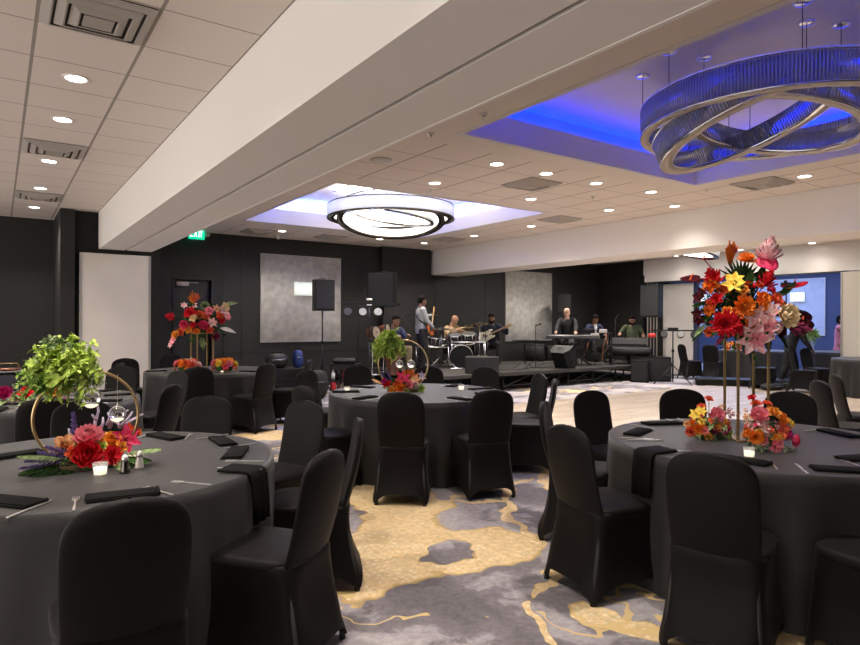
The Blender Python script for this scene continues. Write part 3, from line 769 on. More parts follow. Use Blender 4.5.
def drape_mesh(L=.16, drop=.24, W=.15):
    # a napkin lying on the top and hanging over the edge along local -Y
    b = MB(); n = 8
    prof = [(L, .006), (L*.5, .005), (.03, .005), (.008, .003), (-.012, -.006), (-.02, -.03), (-.028, -drop*.5), (-.030, -drop)]
    top = []; 
    rings = []
    for i, (y, z) in enumerate(prof):
        row = [(-W/2 + W*j/n, y + (.006*math.sin(j*1.7+i*.4) if i > 4 else 0), z + .001*math.sin(j*2+i)) for j in range(n+1)]
        t_ = .010
        ny, nz = ((0, t_) if i < 4 else (-t_, 0)) if i != 4 else (-t_*.7, t_*.7)
        row2 = [(x, y_+ny, z_+nz) for x, y_, z_ in row][::-1]
        rings.append(row + row2)
    b.rings(rings); return b
def _sc(b, k):
    b.v = [(x*k, y*k*.95, z) for x, y, z in b.v]; return b
fork0 = _sc(fork_mesh(), 1.1).build('fork', M['steel'], smooth=False); knife0 = _sc(knife_mesh(), 1.05).build('knife', M['steel'], smooth=False)
nap0 = [napkin_mesh(random.Random(s)).build('napkin', M['napkin']) for s in (1, 2)]; drape0 = drape_mesh().build('napkin', M['napkin'])
_first = {}
def put(o, loc, rz, label, cat, group):
    if o.name not in _first: _first[o.name] = 1; q = o
    else: q = o.copy(); C.objects.link(q)
    q.location = loc; q.rotation_euler = (0,0,rz); tag(q, label, cat, group); return q
def cut(kind, a, b_, label, group):
    (x0,y0),(x1,y1) = a, b_
    o = fork0 if kind == 'fork' else knife0
    put(o, ((x0+x1)/2, (y0+y1)/2, ZT+.001), math.atan2(y1-y0, x1-x0) - PI/2, label, kind, group)
def nap(x, y, cx, cy, label, group, i=0, turn=0, z=0):
    put(nap0[i], (x, y, ZT+z), math.atan2(cy-y, cx-x) + PI/2 + math.radians(turn), label, 'napkin', group)
def drape(deg, cx, cy, label, group):
    a = math.radians(deg); put(drape0, (cx+.915*math.cos(a), cy+.915*math.sin(a), ZT), a + PI/2, label, 'napkin', group)
# near left
cx, cy = TBL['NL']; gf, gk, gn = 'forks on the near left table', 'knives on the near left table', 'napkins on the near left table'
nap(.87,4.17,cx,cy,'folded black napkin at the far side of the near left table',gn,0,62)
nap(1.12,3.82,cx,cy,'folded black napkin on the near left table, far right rim',gn,1,75)
nap(1.08,3.44,cx,cy,'folded black napkin on the near left table, right rim nearest the edge-on chair',gn,0,80)
nap(.04,3.02,cx,cy,'folded black napkin at the left edge of the near left table, in front',gn,1,70)
nap(.08,4.05,cx,cy,'folded black napkin at the left edge beyond the hoop centrepiece',gn,0,70)
nap(.43,2.87,cx,cy,'flat black napkin behind the largest near chair back',gn,1,80)
drape(-46,cx,cy,'black napkin draped over the edge of the near left table beside the lower centre chair',gn)
cut('fork',(.24,2.74),(.27,2.97),'silver fork alone on the near left table, pointing at the hoop centrepiece',gf)
cut('knife',(.04,2.80),(.17,2.95),'silver knife at the lower left of the near left table beside a folded napkin',gk)
cut('fork',(.60,2.78),(.54,2.95),'silver fork just above the top of the largest near chair back',gf)
cut('fork',(.78,2.85),(.66,3.0),'silver fork beside the napkin draped over the near left table edge',gf)
cut('knife',(.90,3.16),(1.07,3.0),'silver knife lying above the draped napkin on the near left table',gk)
cut('fork',(1.14,3.17),(.99,3.29),'silver fork below the right rim napkin of the near left table',gf)
cut('knife',(.72,4.23),(.84,4.38),'silver knife at the far side of the near left table, right of the hoop base',gk)
cut('fork',(.95,4.02),(1.03,4.2),'silver fork at the far side of the near left table near the front-facing chair',gf)
cut('knife',(1.02,3.99),(1.22,4.06),'silver knife above the far right napkin of the near left table',gk)
cut('fork',(1.08,3.62),(1.27,3.67),'silver fork between the two right rim napkins of the near left table',gf)
# near right
cx, cy = TBL['NR']; gf, gk, gn = 'forks on the near right table', 'knives on the near right table', 'napkins on the near right table'
nap(3.50,2.62,cx,cy,'folded black napkin at the left rim of the near right table',gn,0,75)
nap(3.95,2.75,cx,cy,'folded black napkin at the far left of the near right table',gn,1,70)
drape(168,cx,cy,'black napkin draped over the left edge of the near right table',gn)
nap(3.45,1.38,cx,cy,'folded black napkin at the right front of the near right table',gn,0,75)
nap(4.56,1.84,cx,cy,'folded black napkin at the far right of the near right table',gn,1,80)
nap(3.84,1.44,cx,cy,'folded black napkin at the right image edge on the near right table',gn,1,75)
nap(3.24,1.78,cx,cy,'flat black napkin behind the largest right chair back',gn,1,80)
cut('knife',(3.73,2.88),(3.73,2.66),'silver knife between the two far left napkins of the near right table',gk)
cut('fork',(3.25,2.57),(3.38,2.42),'silver fork at the left rim of the near right table, nearest the seat',gf)
cut('knife',(3.22,2.49),(3.40,2.37),'silver knife at the left rim of the near right table beside a fork',gk)
cut('knife',(3.05,2.19),(3.24,2.08),'silver knife in front of the draped napkin of the near right table',gk)
cut('fork',(4.17,2.87),(4.08,2.68),'silver fork at the far side of the near right table, left of the knife',gf)
cut('knife',(4.27,2.84),(4.15,2.64),'silver knife at the far side of the near right table, left of the flowers',gk)
cut('fork',(3.20,1.57),(3.38,1.70),'silver fork alone in front of the right low flower arrangement',gf)
cut('knife',(3.24,1.45),(3.40,1.58),'silver knife left of the right front napkin of the near right table',gk)
cut('knife',(4.50,2.02),(4.70,1.98),'silver knife beyond the right low flower arrangement',gk)
cut('fork',(3.60,1.33),(3.72,1.49),'silver fork between the two right napkins of the near right table',gf)
# middle and rear tables: one setting per chair, regular
def settings(key, degs, who):
    cx, cy = TBL[key]
    for d, w_ in degs:
        a = math.radians(d); u = V((math.cos(a), math.sin(a))); s_ = V((-u.y, u.x)); p = V((cx, cy)) + u*.74
        nap(p.x, p.y, cx, cy, 'folded black napkin on %s, %s' % (who, w_), 'napkins on ' + who, 0, 8)
        q = p + s_*.12; cut('fork', tuple(q+u*.1), tuple(q-u*.1), 'silver fork on %s, %s' % (who, w_), 'forks on ' + who)
        q = p - s_*.12; cut('knife', tuple(q+u*.1), tuple(q-u*.1), 'silver knife on %s, %s' % (who, w_), 'knives on ' + who)
settings('C', ((-90,'before the second front chair'),(-48,'at the right rim near the overlapping chairs'),(-12,'at the far right rim'),(22,'before the chair by the stage monitor'),(82,'at the back left of the hoop flowers'),(112,'at the far left'),(150,'at the left rim'),(-166,'before the left chair'),(-140,'at the front left')), 'the middle table')
settings('BL', ((-42,'before the chair seen from behind'),(-5,'at the right rim'),(30,'by the grey looking chair'),(62,'before the white door panel chairs'),(-110,'at the left image edge'),(-140,'at the far left rim')), 'the greenery table')
settings('BD', ((-113,'before the left chair'),(-60,'right of the candle'),(170,'at the left rim')), 'the dark door table')
# votives and shakers
def votive(loc, label, s=1):
    t = thing('votive_candle', label, 'candle', loc)
    b = MB(); b.lathe([(.0001,.002),(.026*s,.0),(.030*s,.004),(.034*s,.062*s),(.031*s,.062*s),(.027*s,.008),(.0001,.008)], 20, False); b.build('glass_cup', M['thin'], t)
    b = MB(); b.lathe([(.0001,.009),(.0262*s,.009),(.0285*s,.040*s),(.0001,.042*s)], 20, False); b.build('wax', M['wax'], t)
    return t
votive((.40,3.31,ZT), 'white votive candle in a glass in front of the red peony')
votive((.575,3.50,ZT), 'white votive candle in a glass behind the salt and pepper shakers')
votive((3.36,1.80,ZT+.0), 'white votive candle between the two low flower domes on the near right table', .9)
votive((3.0,5.85,ZT), 'small glowing votive left of the hoop flowers on the middle table', .9)
votive((4.08,5.30,ZT), 'glass votive right of the hoop flowers on the middle table')
votive((2.62,8.95,ZT), 'glowing votive on the table by the dark door', .9)
def shaker(loc, label, m):
    t = thing('shaker', label, 'shaker', loc)
    b = MB(); b.lathe([(.022,0),(.024,.004),(.021,.012),(.015,.055),(.0145,.060)], 18); b.build('body', m, t)
    b = MB(); b.lathe([(.0165,.058),(.0165,.068),(.012,.082),(.004,.088),(.0001,.089)], 18); b.build('cap', M['steel'], t)
shaker((.505,3.31,ZT), 'pepper shaker in darker steel beside the hoop flowers', M['bnickel'])
shaker((.58,3.37,ZT), 'bright salt shaker beside the hoop flowers, right of the darker one', mat('satin_steel', (.75,.72,.66), .3, .5))
# draped side table at the left edge
t = thing('side_table', 'side table under a dark navy cloth against the dark wall at the left edge', 'table', (-.35, 10.3, 0))
b = MB(); b.bbox(-.75,.62,-.38,.38,0,.80,.02); b.build('table_cover', M['cover'], t)
b = MB(); b.bbox(-.77,.64,-.40,.40,.80,.825,.01); b.build('tabletop', M['darktrim'], t)
t = thing('serving_tray', 'small dark copper tray on the navy side table', 'tray', (.1, 10.2, .826))
b = MB(); b.lathe([(.0001,0),(.13,0),(.15,.02),(.155,.02),(.14,-.0),(.0001,-.0)], 20, False); b.build('tray_body', mat('dull_copper', (.25,.10,.06), .4, .7), t)
b = MB(); b.tube([(-.15,0,.02),(-.12,0,.09),(.12,0,.09),(.15,0,.02)], .006); b.build('handle', M['goldp'], t)
# ------------------------------------------------------------------ flowers
# each maker writes one bloom into a mesh: c centre, n the way it faces, r radius
def frame(n):
    n = V(n).normalized(); a = n.orthogonal().normalized(); return n, a, n.cross(a)
def peony(c, n, r, k=1):
    b = MB(); n, a, q = frame(n); c = V(c)
    for (cnt, tilt, L, W, back) in ((9,.12,1.0,.75,0),(9,.45,.92,.7,.05),(8,.8,.78,.6,.10),(7,1.1,.62,.5,.14),(5,1.35,.5,.4,.18)):
        off = R.uniform(0, 6)
        for i in range(cnt):
            t = off + 2*PI*i/cnt; rad = a*math.cos(t) + q*math.sin(t); tl = tilt + R.uniform(-.12,.12)
            d = rad*math.cos(tl) + n*math.sin(tl)
            b.petal(c + n*(r*back) , d, n*math.cos(tl) - rad*math.sin(tl), r*L, r*W*.95, .55, -.35, 4, 3, .75, r*.03, True)
    return b
def rose(c, n, r):
    b = MB(); n, a, q = frame(n); c = V(c)
    for (cnt, tilt, L, W, cup) in ((5,.35,1.0,1.0,.4),(5,.75,.95,.95,.5),(5,1.1,.85,.8,.6),(4,1.3,.75,.6,.7),(3,1.45,.7,.4,.8)):
        off = R.uniform(0, 6)
        for i in range(cnt):
            t = off + 2*PI*i/cnt; rad = a*math.cos(t) + q*math.sin(t)
            d = rad*math.cos(tilt) + n*math.sin(tilt)
            b.petal(c - n*r*.3 + rad*(r*.12*math.cos(tilt)), d, n*math.cos(tilt) - rad*math.sin(tilt), r*L, r*W*.9, cup, .15 if tilt < .8 else -.1, 4, 4, .8, 0, True)
    return b
def mum(c, n, r):
    b = MB(); n, a, q = frame(n); c = V(c)
    for (cnt, tilt, L) in ((18,.0,1.0),(17,.35,.97),(14,.7,.88),(11,1.05,.75),(7,1.35,.6)):
        off = R.uniform(0, 6)
        for i in range(cnt):
            t = off + 2*PI*i/cnt + R.uniform(-.1,.1); rad = a*math.cos(t) + q*math.sin(t); tl = tilt + R.uniform(-.1,.1)
            b.petal(c, rad*math.cos(tl) + n*math.sin(tl), n*math.cos(tl) - rad*math.sin(tl), r*L*R.uniform(.88,1.05), r*.27, .5, -.25, 3, 2, .7, 0, True)
    return b
def lily(c, n, r, cnt=6):
    b = MB(); n, a, q = frame(n); c = V(c); off = R.uniform(0, 6)
    for i in range(cnt):
        t = off + 2*PI*i/cnt; rad = a*math.cos(t) + q*math.sin(t); tl = .5 + .1*(i % 2)
        b.petal(c - n*r*.3, rad*math.cos(tl) + n*math.sin(tl), n*math.cos(tl) - rad*math.sin(tl), r*1.2, r*.66, .35, .3, 5, 3, .8, r*.03)
    for i in range(5):
        t = 2*PI*i/5; rad = a*math.cos(t) + q*math.sin(t); b.tube([c - n*r*.3, c + n*r*.35 + rad*r*.18], r*.022, 4)
    return b
def anthurium(c, n, r, d=None):
    b = MB(); n, a, q = frame(n); c = V(c)
    if d is not None:
        a = V(d) - n*V(d).dot(n); a.normalize(); q = n.cross(a)
    out = []
    for i in range(28):
        t = 2*PI*i/28; x = r*(.95*math.cos(t)) ; y = r*.72*math.sin(t)*(1+.25*math.cos(t)*-1)
        if abs(t - PI) < .35: x += r*.22*(1 - abs(t-PI)/.35)
        out.append((x, y))
    top = [c + a*x + q*y + n*(.10*r*((x/r)**2+(y/r)**2)) for x, y in out]; bot = [p - n*.004 for p in top]
    mid = [c + a*x*.5 + q*y*.5 - n*(.01*r) for x, y in out]
    b.rings([[tuple(p) for p in bot], [tuple(p) for p in top], [tuple(p) for p in mid]], True, True)
    return b
def spadix(c, n, r):
    b = MB(); n, a, q = frame(n); c = V(c); b.tube([c - a*r*.3, c + n*r*.25 + a*r*.0, c + n*r*.4 + a*r*.35], [r*.09, r*.08, r*.03], 6); return b
def spiky(c, n, r, cnt=34, w=.2, spread=.9):
    # protea or ginger head: a cone of overlapping pointed bracts
    b = MB(); n, a, q = frame(n); c = V(c)
    for i in range(cnt):
        f = i / cnt; t = i*2.399; rad = a*math.cos(t) + q*math.sin(t); tl = .25 + 1.15*f
        b.petal(c + n*(r*.9*f - r*.3), rad*math.cos(tl)*spread + n*math.sin(tl), n*math.cos(tl) - rad*math.sin(tl), r*(.95-.35*f), r*w*1.3, .6, -.25, 3, 2, .8)
    return b
def bird(c, n, r):
    b = MB(); n, a, q = frame(n); c = V(c)
    for i in range(7):
        t = -.7 + 1.4*i/6; b.petal(c, n*math.cos(t) + a*math.sin(t), q, r*R.uniform(.8,1.1), r*.16, .7, .05, 4, 2, .7)
    return b
def leafm(c, d, up, L, W, fold=.3, curl=.3):
    b = MB(); b.petal(c, d, up, L, W, fold, curl, 7, 2, .8); return b
def stem(a, c, r=.003):
    b = MB(); a, c = V(a), V(c); m = (a + c)/2 + V((0,0,.02)); b.tube([a, m, c], r, 5); return b
def palm(c, d, up, L, W, n=11, wl=.012):
    b = MB(); c = V(c); d = V(d).normalized(); up = V(up).normalized(); sd = d.cross(up).normalized(); up = sd.cross(d)
    pts = [c + d*L*t - up*L*.25*t*t for t in [i/8 for i in range(9)]]
    b.tube(pts, [.003 - .002*i/8 for i in range(9)], 5)
    for i in range(n):
        t = .12 + .86*i/(n-1); p = c + d*L*t - up*L*.25*t*t; l = W*math.sin(PI*(.15 + .8*t))**.7
        for s_ in (-1, 1):
            b.petal(p, sd*s_*.85 + d*.6 - up*.15, up, l, wl, .4, .25, 3, 2, .7)
    return b
def filler(c, r, cnt, size=.008):
    b = MB(); c = V(c)
    for i in range(cnt):
        u = V((R.gauss(0,1), R.gauss(0,1), R.gauss(0,1))).normalized()*r*R.uniform(.5,1)
        n_, a, q = frame(u + V((0,0,.01)))
        for k in range(5):
            t = 2*PI*k/5; b.petal(c+u, a*math.cos(t)+q*math.sin(t)+n_*.4, n_, size, size*.8, .3, 0, 2, 2, .7)
    return b
def bush(c, r, cnt, size=.03, flat=1., trail=0):
    # leafy sprays growing out of c
    b = MB(); c = V(c)
    for i in range(cnt):
        u = V((R.gauss(0,1), R.gauss(0,1), R.gauss(.25,1)*flat)).normalized()
        L = r*R.uniform(.55,1.05); sag = R.uniform(.1,.5)
        pts = [c + u*L*t - V((0,0,1))*L*sag*t*t for t in (0,.35,.7,1)]
        b.tube(pts, .0014, 4, False)
        for t in (.3,.42,.54,.64,.74,.83,.91,1.0):
            p = c + u*L*t - V((0,0,1))*L*sag*t*t
            for s_ in (-1, 1):
                d = (u.orthogonal().normalized()*s_ + u*.6 + V((R.gauss(0,.45), R.gauss(0,.45), R.gauss(0,.45))))
                b.petal(p, d, V((R.gauss(0,.5),R.gauss(0,.5),1)), size*R.uniform(.7,1.2), size*.55, .25, .2, 3, 2, .7)
    return b

# image-aligned local frame for arrangements: x to the right, y away, z up (as one stands before them)
FACE = math.radians(-34.7)
def add_flower(root, name, mb, m, label=None):
    o = mb.build(name, m, root)
    if label: o['label'] = label
    return o

# ---- tall gold stand on the near right table
def tall_stand(loc, label, s=1, H=.80, rz=FACE):
    t = thing('flower_stand', label, 'flower stand', loc, rz)
    b = MB(); b.bbox(-.105,.105,-.10,.10,0,.012,.003); b.build('base_plate', M['goldp'], t, auto=30)
    for x in (-.093, .093):
        for y in (-.088, .088):
            b = MB(); b.box(x-.0065, x+.0065, y-.0065, y+.0065, .012, H); b.build('pole', M['goldp'], t, smooth=False)
    b = MB(); b.bbox(-.105,.105,-.10,.10,H,H+.012,.003); b.build('top_plate', M['goldp'], t, auto=30)
    return t
st = tall_stand((3.88, 2.10, ZT), 'tall four-pole gold stand on the near right table carrying the tropical flowers')
top = thing('flower_arrangement', 'big tropical bouquet of red, orange and pink blooms on top of the gold stand', 'flowers', (3.88, 2.10, ZT + .813), FACE)
ox, oz = 751, 0
def L2(px, py, y=0): # local position on the bouquet from its place in the spray (metres)
    return V(((px - 753)/150., y, (322.5 - py)/150. + 1.5 - (ZT + .813)))
cen = L2(750, 312)
def fl(name, maker, px, py, y, r, colr, n=None, label=None, st_=True, **k):
    c = L2(px, py, y); nn = V(n) if n else (c - cen)*1.0 + V((0,-.22,.05))
    r *= 1.2
    if st_: add_flower(top, 'stem', stem(cen + V((0,0,-.05)), c, .003), F_['dkgreen'])
    return add_flower(top, name, maker(c, nn, r, **k), F_[colr], label)
fl('bird_of_paradise', bird, 740, 268, .02, .14, 'orange', (-.05,-.1,1))
fl('bird_of_paradise', bird, 741, 262, .04, .10, 'coral', (.25,-.1,1))
fl('chrysanthemum', mum, 751, 264, -.02, .055, 'orange')
fl('ginger_flower', spiky, 771, 260, -.02, .095, 'palepink', (.1,-.3,1), cnt=60, w=.30)
fl('ginger_flower', spiky, 771, 260, -.01, .08, 'magenta', (-.1,-.3,1), cnt=40, w=.2)
o = fl('anthurium', anthurium, 769, 266, -.05, .075, 'hotpink', (0,-.75,.75))
for (px, py, y, r, n_, d_, cc) in ((714,262,.02,.070,(.05,-.20,1),(1,0,0),'burg'),(702,281,.02,.072,(-.1,-.45,.9),(-1,0,.1),'burg'),(799,287,.0,.085,(-.25,-.2,1),(1,0,.35),'red'),(802,319,-.03,.092,(.15,-.9,.5),(-1,0,.1),'burg')):
    o = add_flower(top, 'anthurium', anthurium(L2(px,py,y), n_, r, V(d_)), F_[cc]); add_flower(o, 'spadix', spadix(L2(px,py,y), n_, r), F_['coral'])
    add_flower(top, 'stem', stem(cen, L2(px,py,y), .0035), F_['plum'])
fl('protea', spiky, 722, 283, -.02, .085, 'red', (-.6,-.5,.6), cnt=36, w=.24); fl('rose', rose, 716, 288, -.04, .045, 'orange')
fl('lily', lily, 734, 286, -.09, .055, 'yellow'); fl('lily', lily, 738, 281, -.06, .045, 'yellow')
fl('protea', spiky, 766, 286, -.06, .075, 'red', (.1,-.6,.8), cnt=36, w=.26); fl('rose', rose, 770, 278, -.02, .04, 'orange')
fl('chrysanthemum', mum, 739, 308, -.15, .065, 'orange', (-.1,-1,.1))
fl('rose', rose, 759, 300, -.13, .042, 'orange'); fl('rose', rose, 772, 301, -.12, .042, 'coral'); fl('rose', rose, 757, 306, -.15, .032, 'orange')
for px, py in ((705,299),(708,294),(704,314),(706,320)): fl('orchid', lily, px, py, -.04, .034, 'burg', cnt=5)
fl('rose', rose, 720, 300, -.07, .033, 'red'); fl('rose', rose, 716, 305, -.05, .035, 'coral')
fl('chrysanthemum', mum, 724, 323, -.13, .078, 'red', (-.4,-1,.0)); fl('chrysanthemum', mum, 733, 325, -.11, .05, 'red')
for px, py, r, y in ((750,317,.062,-.15),(761,314,.055,-.15),(759,327,.065,-.17),(749,338,.080,-.15),(756,334,.06,-.12),(766,310,.04,-.14)): fl('lily', lily, px, py, y, r, 'palepink', (R.uniform(-.3,.3),-1,.0 if py < 330 else -.35))
for px, py, r, y in ((750,338,.045,-.18),(759,326,.035,-.20)): fl('lily', lily, px, py, y, r, 'pink', (0,-1,-.2))
fl('peony', peony, 777, 316, -.13, .075, 'cream', (.25,-1,.1))
fl('protea', spiky, 791, 327, -.06, .08, 'plum', (.8,-.6,-.1), cnt=34, w=.24)
fl('rose', rose, 745, 300, -.08, .03, 'coral'); fl('rose', rose, 752, 287, -.06, .028, 'red')
for k in range(11):
    a = -1.05 + 2.1*k/10; d = V((math.sin(a)*.8, -.12, math.cos(a)))
    add_flower(top, 'leaf', leafm(L2(747,286,0), d, (0,-1,.3), .16, .026, .5, .1), F_['dkgreen'])
for px, py, d, L, W, cc in ((783,298,(.55,-.2,.8),.14,.05,'green'),(776,300,(.75,-.1,.6),.13,.04,'sage'),(735,320,(-.8,-.4,-.4),.18,.055,'dkgreen'),(742,325,(.3,-.6,-.8),.15,.05,'dkgreen'),(775,327,(.7,-.3,-.75),.17,.055,'dkgreen'),(768,330,(.1,-.5,-1),.15,.05,'dkgreen'),
    (725,305,(-1,-.1,.15),.17,.05,'green'),(722,312,(-1,-.2,-.5),.15,.04,'green'),(760,285,(.4,-.1,1),.16,.04,'dkgreen'),(752,290,(.1,-.3,1),.13,.05,'green'),(788,310,(1,-.2,.1),.11,.05,'green'),(785,318,(1,-.2,-.3),.10,.045,'dkgreen'),
    (730,295,(-.7,-.2,.8),.14,.04,'green'),(712,325,(-.8,-.2,-.6),.10,.03,'sage'),(745,293,(-.3,-.5,.6),.12,.05,'dkgreen'),(765,322,(.4,-.8,-.2),.10,.05,'dkgreen'),(730,335,(-.7,-.3,-.5),.09,.03,'plum'),(741,296,(.2,-1,.2),.07,.05,'green')):
    add_flower(top, 'leaf', leafm(L2(px,py,-.03), d, (0,-.6,.8), L, W), F_[cc])
add_flower(top, 'foliage', bush(cen + V((0,.07,.02)), .27, 95, .036), F_['green'])
add_flower(top, 'foliage', bush(cen + V((0,.05,-.0)), .20, 45, .045), F_['dkgreen'])
for px, py, y, r, cc, mk, nm in ((728,291,-.05,.038,'coral',rose,'rose'),(742,292,-.10,.034,'amber',rose,'rose'),(748,323,-.12,.034,'orange',rose,'rose'),(769,291,-.09,.030,'hotpink',rose,'rose'),(783,304,-.04,.032,'orange',rose,'rose'),(714,311,-.05,.03,'orange',rose,'rose'),
    (735,316,-.12,.034,'coral',rose,'rose'),(760,288,-.06,.03,'coral',mum,'chrysanthemum'),(728,312,-.10,.030,'amber',rose,'rose'),(744,331,-.12,.035,'hotpink',rose,'rose'),(770,326,-.12,.04,'palepink',peony,'peony'),(782,330,-.06,.035,'burg',rose,'rose'),(716,331,-.03,.03,'coral',rose,'rose')):
    fl(nm, mk, px, py, y, r, cc)
b = MB(); b.ball(cen + V((0,0,-.03)), .07); add_flower(top, 'foam_ball', b, F_['dkgreen'])
b = MB(); b.tube([(0,0,0), cen + V((0,0,-.03))], .022, 10); add_flower(top, 'foam_stem', b, F_['dkgreen'])

# ---- low flower domes of the near right table
def dome(loc, label, items, px0, py0, sc, bowl=True, pal_=('pink','coral','amber','palepink','orange','hotpink','yellow')):
    t = thing('flower_dome', label, 'flowers', loc, FACE)
    if bowl:
        b = MB(); b.lathe([(.0001,.001),(.045,.001),(.06,.02),(.055,.05),(.051,.05),(.056,.021),(.042,.006),(.0001,.006)], 24, False); b.build('glass_bowl', M['thin'], t)
        b = MB(); b.ball((0,0,.045), .042); b.build('moss', M['moss'], t)
    zc = .11
    add_flower(t, 'foliage', bush((0,0,zc-.03), .125, 34, .026, .8), F_['sage'])
    add_flower(t, 'foliage', bush((0,0,zc-.04), .11, 26, .026, .8), F_['green'])
    for name, mk, px, py, y, r, cc, *ex in items:
        c = V(((px-px0)/sc, y, (py0-py)/sc)); n_ = (c - V((0,.02,zc-.02)))*4 + V((0,-.3,.05))
        if ex: n_ = V(ex[0])
        add_flower(t, name, mk(c, n_, r), F_[cc])
        add_flower(t, 'stem', stem((0,0,.05), c, .002), F_['green'])
    for i in range(26):
        a_ = i*2.4; f = .25 + .75*((i*11) % 26)/26; el = 1.25 - 1.2*f
        d = V((math.cos(a_)*math.cos(el), math.sin(a_)*math.cos(el), math.sin(el))); c = V((d.x*.125, d.y*.10 + .01, .055 + d.z*.12))
        add_flower(t, 'rose' if i % 3 else 'lily', (rose if i % 3 else lily)(c, d, R.uniform(.022,.032)), F_[pal_[i % len(pal_)]])
    return t
its = [('ranunculus',rose,712,399,0,.028,'coral'),('ranunculus',rose,706,407,.02,.028,'coral'),('rose',peony,715,415,-.05,.056,'pink'),('lily',lily,698,414,-.01,.042,'yellow'),('lily',lily,703,411,-.02,.035,'yellow'),
 ('chrysanthemum',mum,700,428,-.05,.048,'orange'),('chrysanthemum',mum,693,431,-.02,.040,'coral'),('lily',lily,729,426,-.03,.045,'hotpink'),('lily',lily,722,428,-.08,.034,'magenta'),('lily',lily,721,424,-.08,.026,'amber'),
 ('lily',lily,730,434,-.04,.036,'lime'),('blossom_spray',filler,733,413,0,.03,'palepink'),('blossom_spray',filler,727,410,.02,.03,'peach'),('chrysanthemum',mum,706,434,-.08,.03,'amber'),('rose',rose,712,429,-.09,.028,'plum'),('rose',rose,690,424,.0,.025,'peach')]
_fil = filler
def filler(c, n, r, cnt=26): return _fil(c, r, cnt, .011)
its = [tuple(filler if q is _fil else q for q in it) for it in its]
dome((3.70, 2.24, ZT), 'low dome of pink, yellow and orange flowers left of the gold stand', its, 712, 439, 158)
its = [('ranunculus',rose,756,398,0,.025,'red'),('ranunculus',rose,762,404,.02,.032,'coral'),('ranunculus',rose,772,404,.02,.030,'coral'),('rose',peony,759,415,-.05,.060,'pink'),
 ('rose',rose,774,411,-.04,.042,'amber'),('rose',rose,781,416,-.04,.044,'orange'),('lily',lily,780,426,-.07,.052,'coral'),('chrysanthemum',mum,755,433,-.07,.050,'orange'),('rose',rose,771,441,-.10,.042,'pink'),
 ('peony',peony,791,437,-.03,.046,'hotpink'),('rose',rose,793,422,0,.030,'yellow'),('rose',rose,788,419,.0,.03,'amber'),('lily',lily,790,446,-.05,.035,'white'),('blossom_spray',filler,757,424,-.06,.05,'palepink'),('blossom_spray',filler,750,416,0,.045,'peach'),('blossom_spray',filler,763,426,-.08,.04,'palepink'),('rose',rose,786,431,-.06,.030,'magenta')]
dome((3.66, 1.86, ZT), 'low dome of pink roses and orange blooms right of the gold stand', its, 770, 447, 162)

# ---- gold hoop centrepieces
M['candle_glow'] = M['wax']
def hoop_piece(loc, rz, label, r=.26, full=True):
    t = thing('hoop_centrepiece', label, 'centrepiece', loc, rz)
    b = MB(); n = 30
    b.rings([[(.16*math.cos(2*PI*k/n)*(1+.05*math.sin(3*k)), .10*math.sin(2*PI*k/n)*(1+.06*math.cos(2*k)), z) for k in range(n)] for z in (0,.004,.020,.024)])
    b.build('wood_slab', M['moss'], t)
    b = MB(); b.tube([(r*math.sin(2*PI*k/64), 0, r + .018 - r*math.cos(2*PI*k/64)) for k in range(64)], .0075, 8, closed=True); b.build('hoop', M['gold'], t)
    return t
def globe(loc, rz, label, r=.042):
    t = thing('hanging_globe', label, 'candle globe', loc, rz, 'glass globes hung in the hoops')
    b = MB(); n = 28; rg = []
    for rr_, sgn in ((r, 1), (r - .0015, -1)):
        ring = []
        for j in range(17):
            a = -PI/2 + .02 + (PI - .04)*j/16
            ring.append([(rr_*math.cos(a)*math.cos(2*PI*k/n), rr_*math.cos(a)*math.sin(2*PI*k/n), rr_*math.sin(a)) for k in range(n)])
        b.rings(ring)
    b.build('glass_ball', M['glass'], t)
    b = MB(); b.tube([(0,0,r-.001),(0,0,r+.012)], .003, 6); b.tube([(0,0,r+.012),(0,0,r+.16)], .0008, 4); b.build('hanger', M['steel'], t)
    b = MB(); b.lathe([(.0001,-r*.72),(.018,-r*.72),(.018,-r*.72+.016),(.0001,-r*.72+.016)], 14, False); b.build('tealight', M['wax'], t)
    return t
# near left: scale about 200 px per metre at the table
NLc = V((.37, 3.55, ZT)); NLrz = math.radians(-9)
h1 = hoop_piece(NLc, math.radians(-5), 'gold hoop centrepiece with purple spikes and red peonies on the near left table', .232)
def H(px, py, y=0, s=197., x0=80., y0=466.): return V(((px-x0)/s, y, (y0-py)/s))
def hf(name, mk, px, py, y, r, cc, n_=None, **k):
    r *= 1.22; py -= 2
    c = H(px, py, y); n_ = V(n_) if n_ else V((c.x*2.0, -.9, .35)); add_flower(h1, 'stem', stem((c.x*.4,0,.02), c, .0025), F_['dkgreen']); return add_flower(h1, name, mk(c, n_, r, **k), F_[cc])
hf('peony',peony,80,453,-.11,.066,'red'); hf('peony',peony,81,441,-.04,.066,'pink',(0,-.6,.8)); hf('rose',rose,61,444,-.02,.045,'peach'); hf('rose',rose,101,443,-.04,.048,'amber',(.1,-.7,.7))
hf('chrysanthemum',mum,100,455,-.11,.046,'red'); hf('lily',lily,115,442,-.03,.058,'hotpink'); hf('lily',lily,119,436,.0,.035,'coral'); hf('lily',lily,85,434,0,.04,'hotpink',(0,-.3,1)); hf('rose',rose,92,447,-.08,.025,'lime'); hf('rose',rose,109,449,-.07,.028,'amber'); hf('rose',rose,92,457,-.12,.022,'white'); hf('rose',rose,68,450,-.08,.03,'coral'); hf('rose',rose,125,438,.02,.022,'orange')
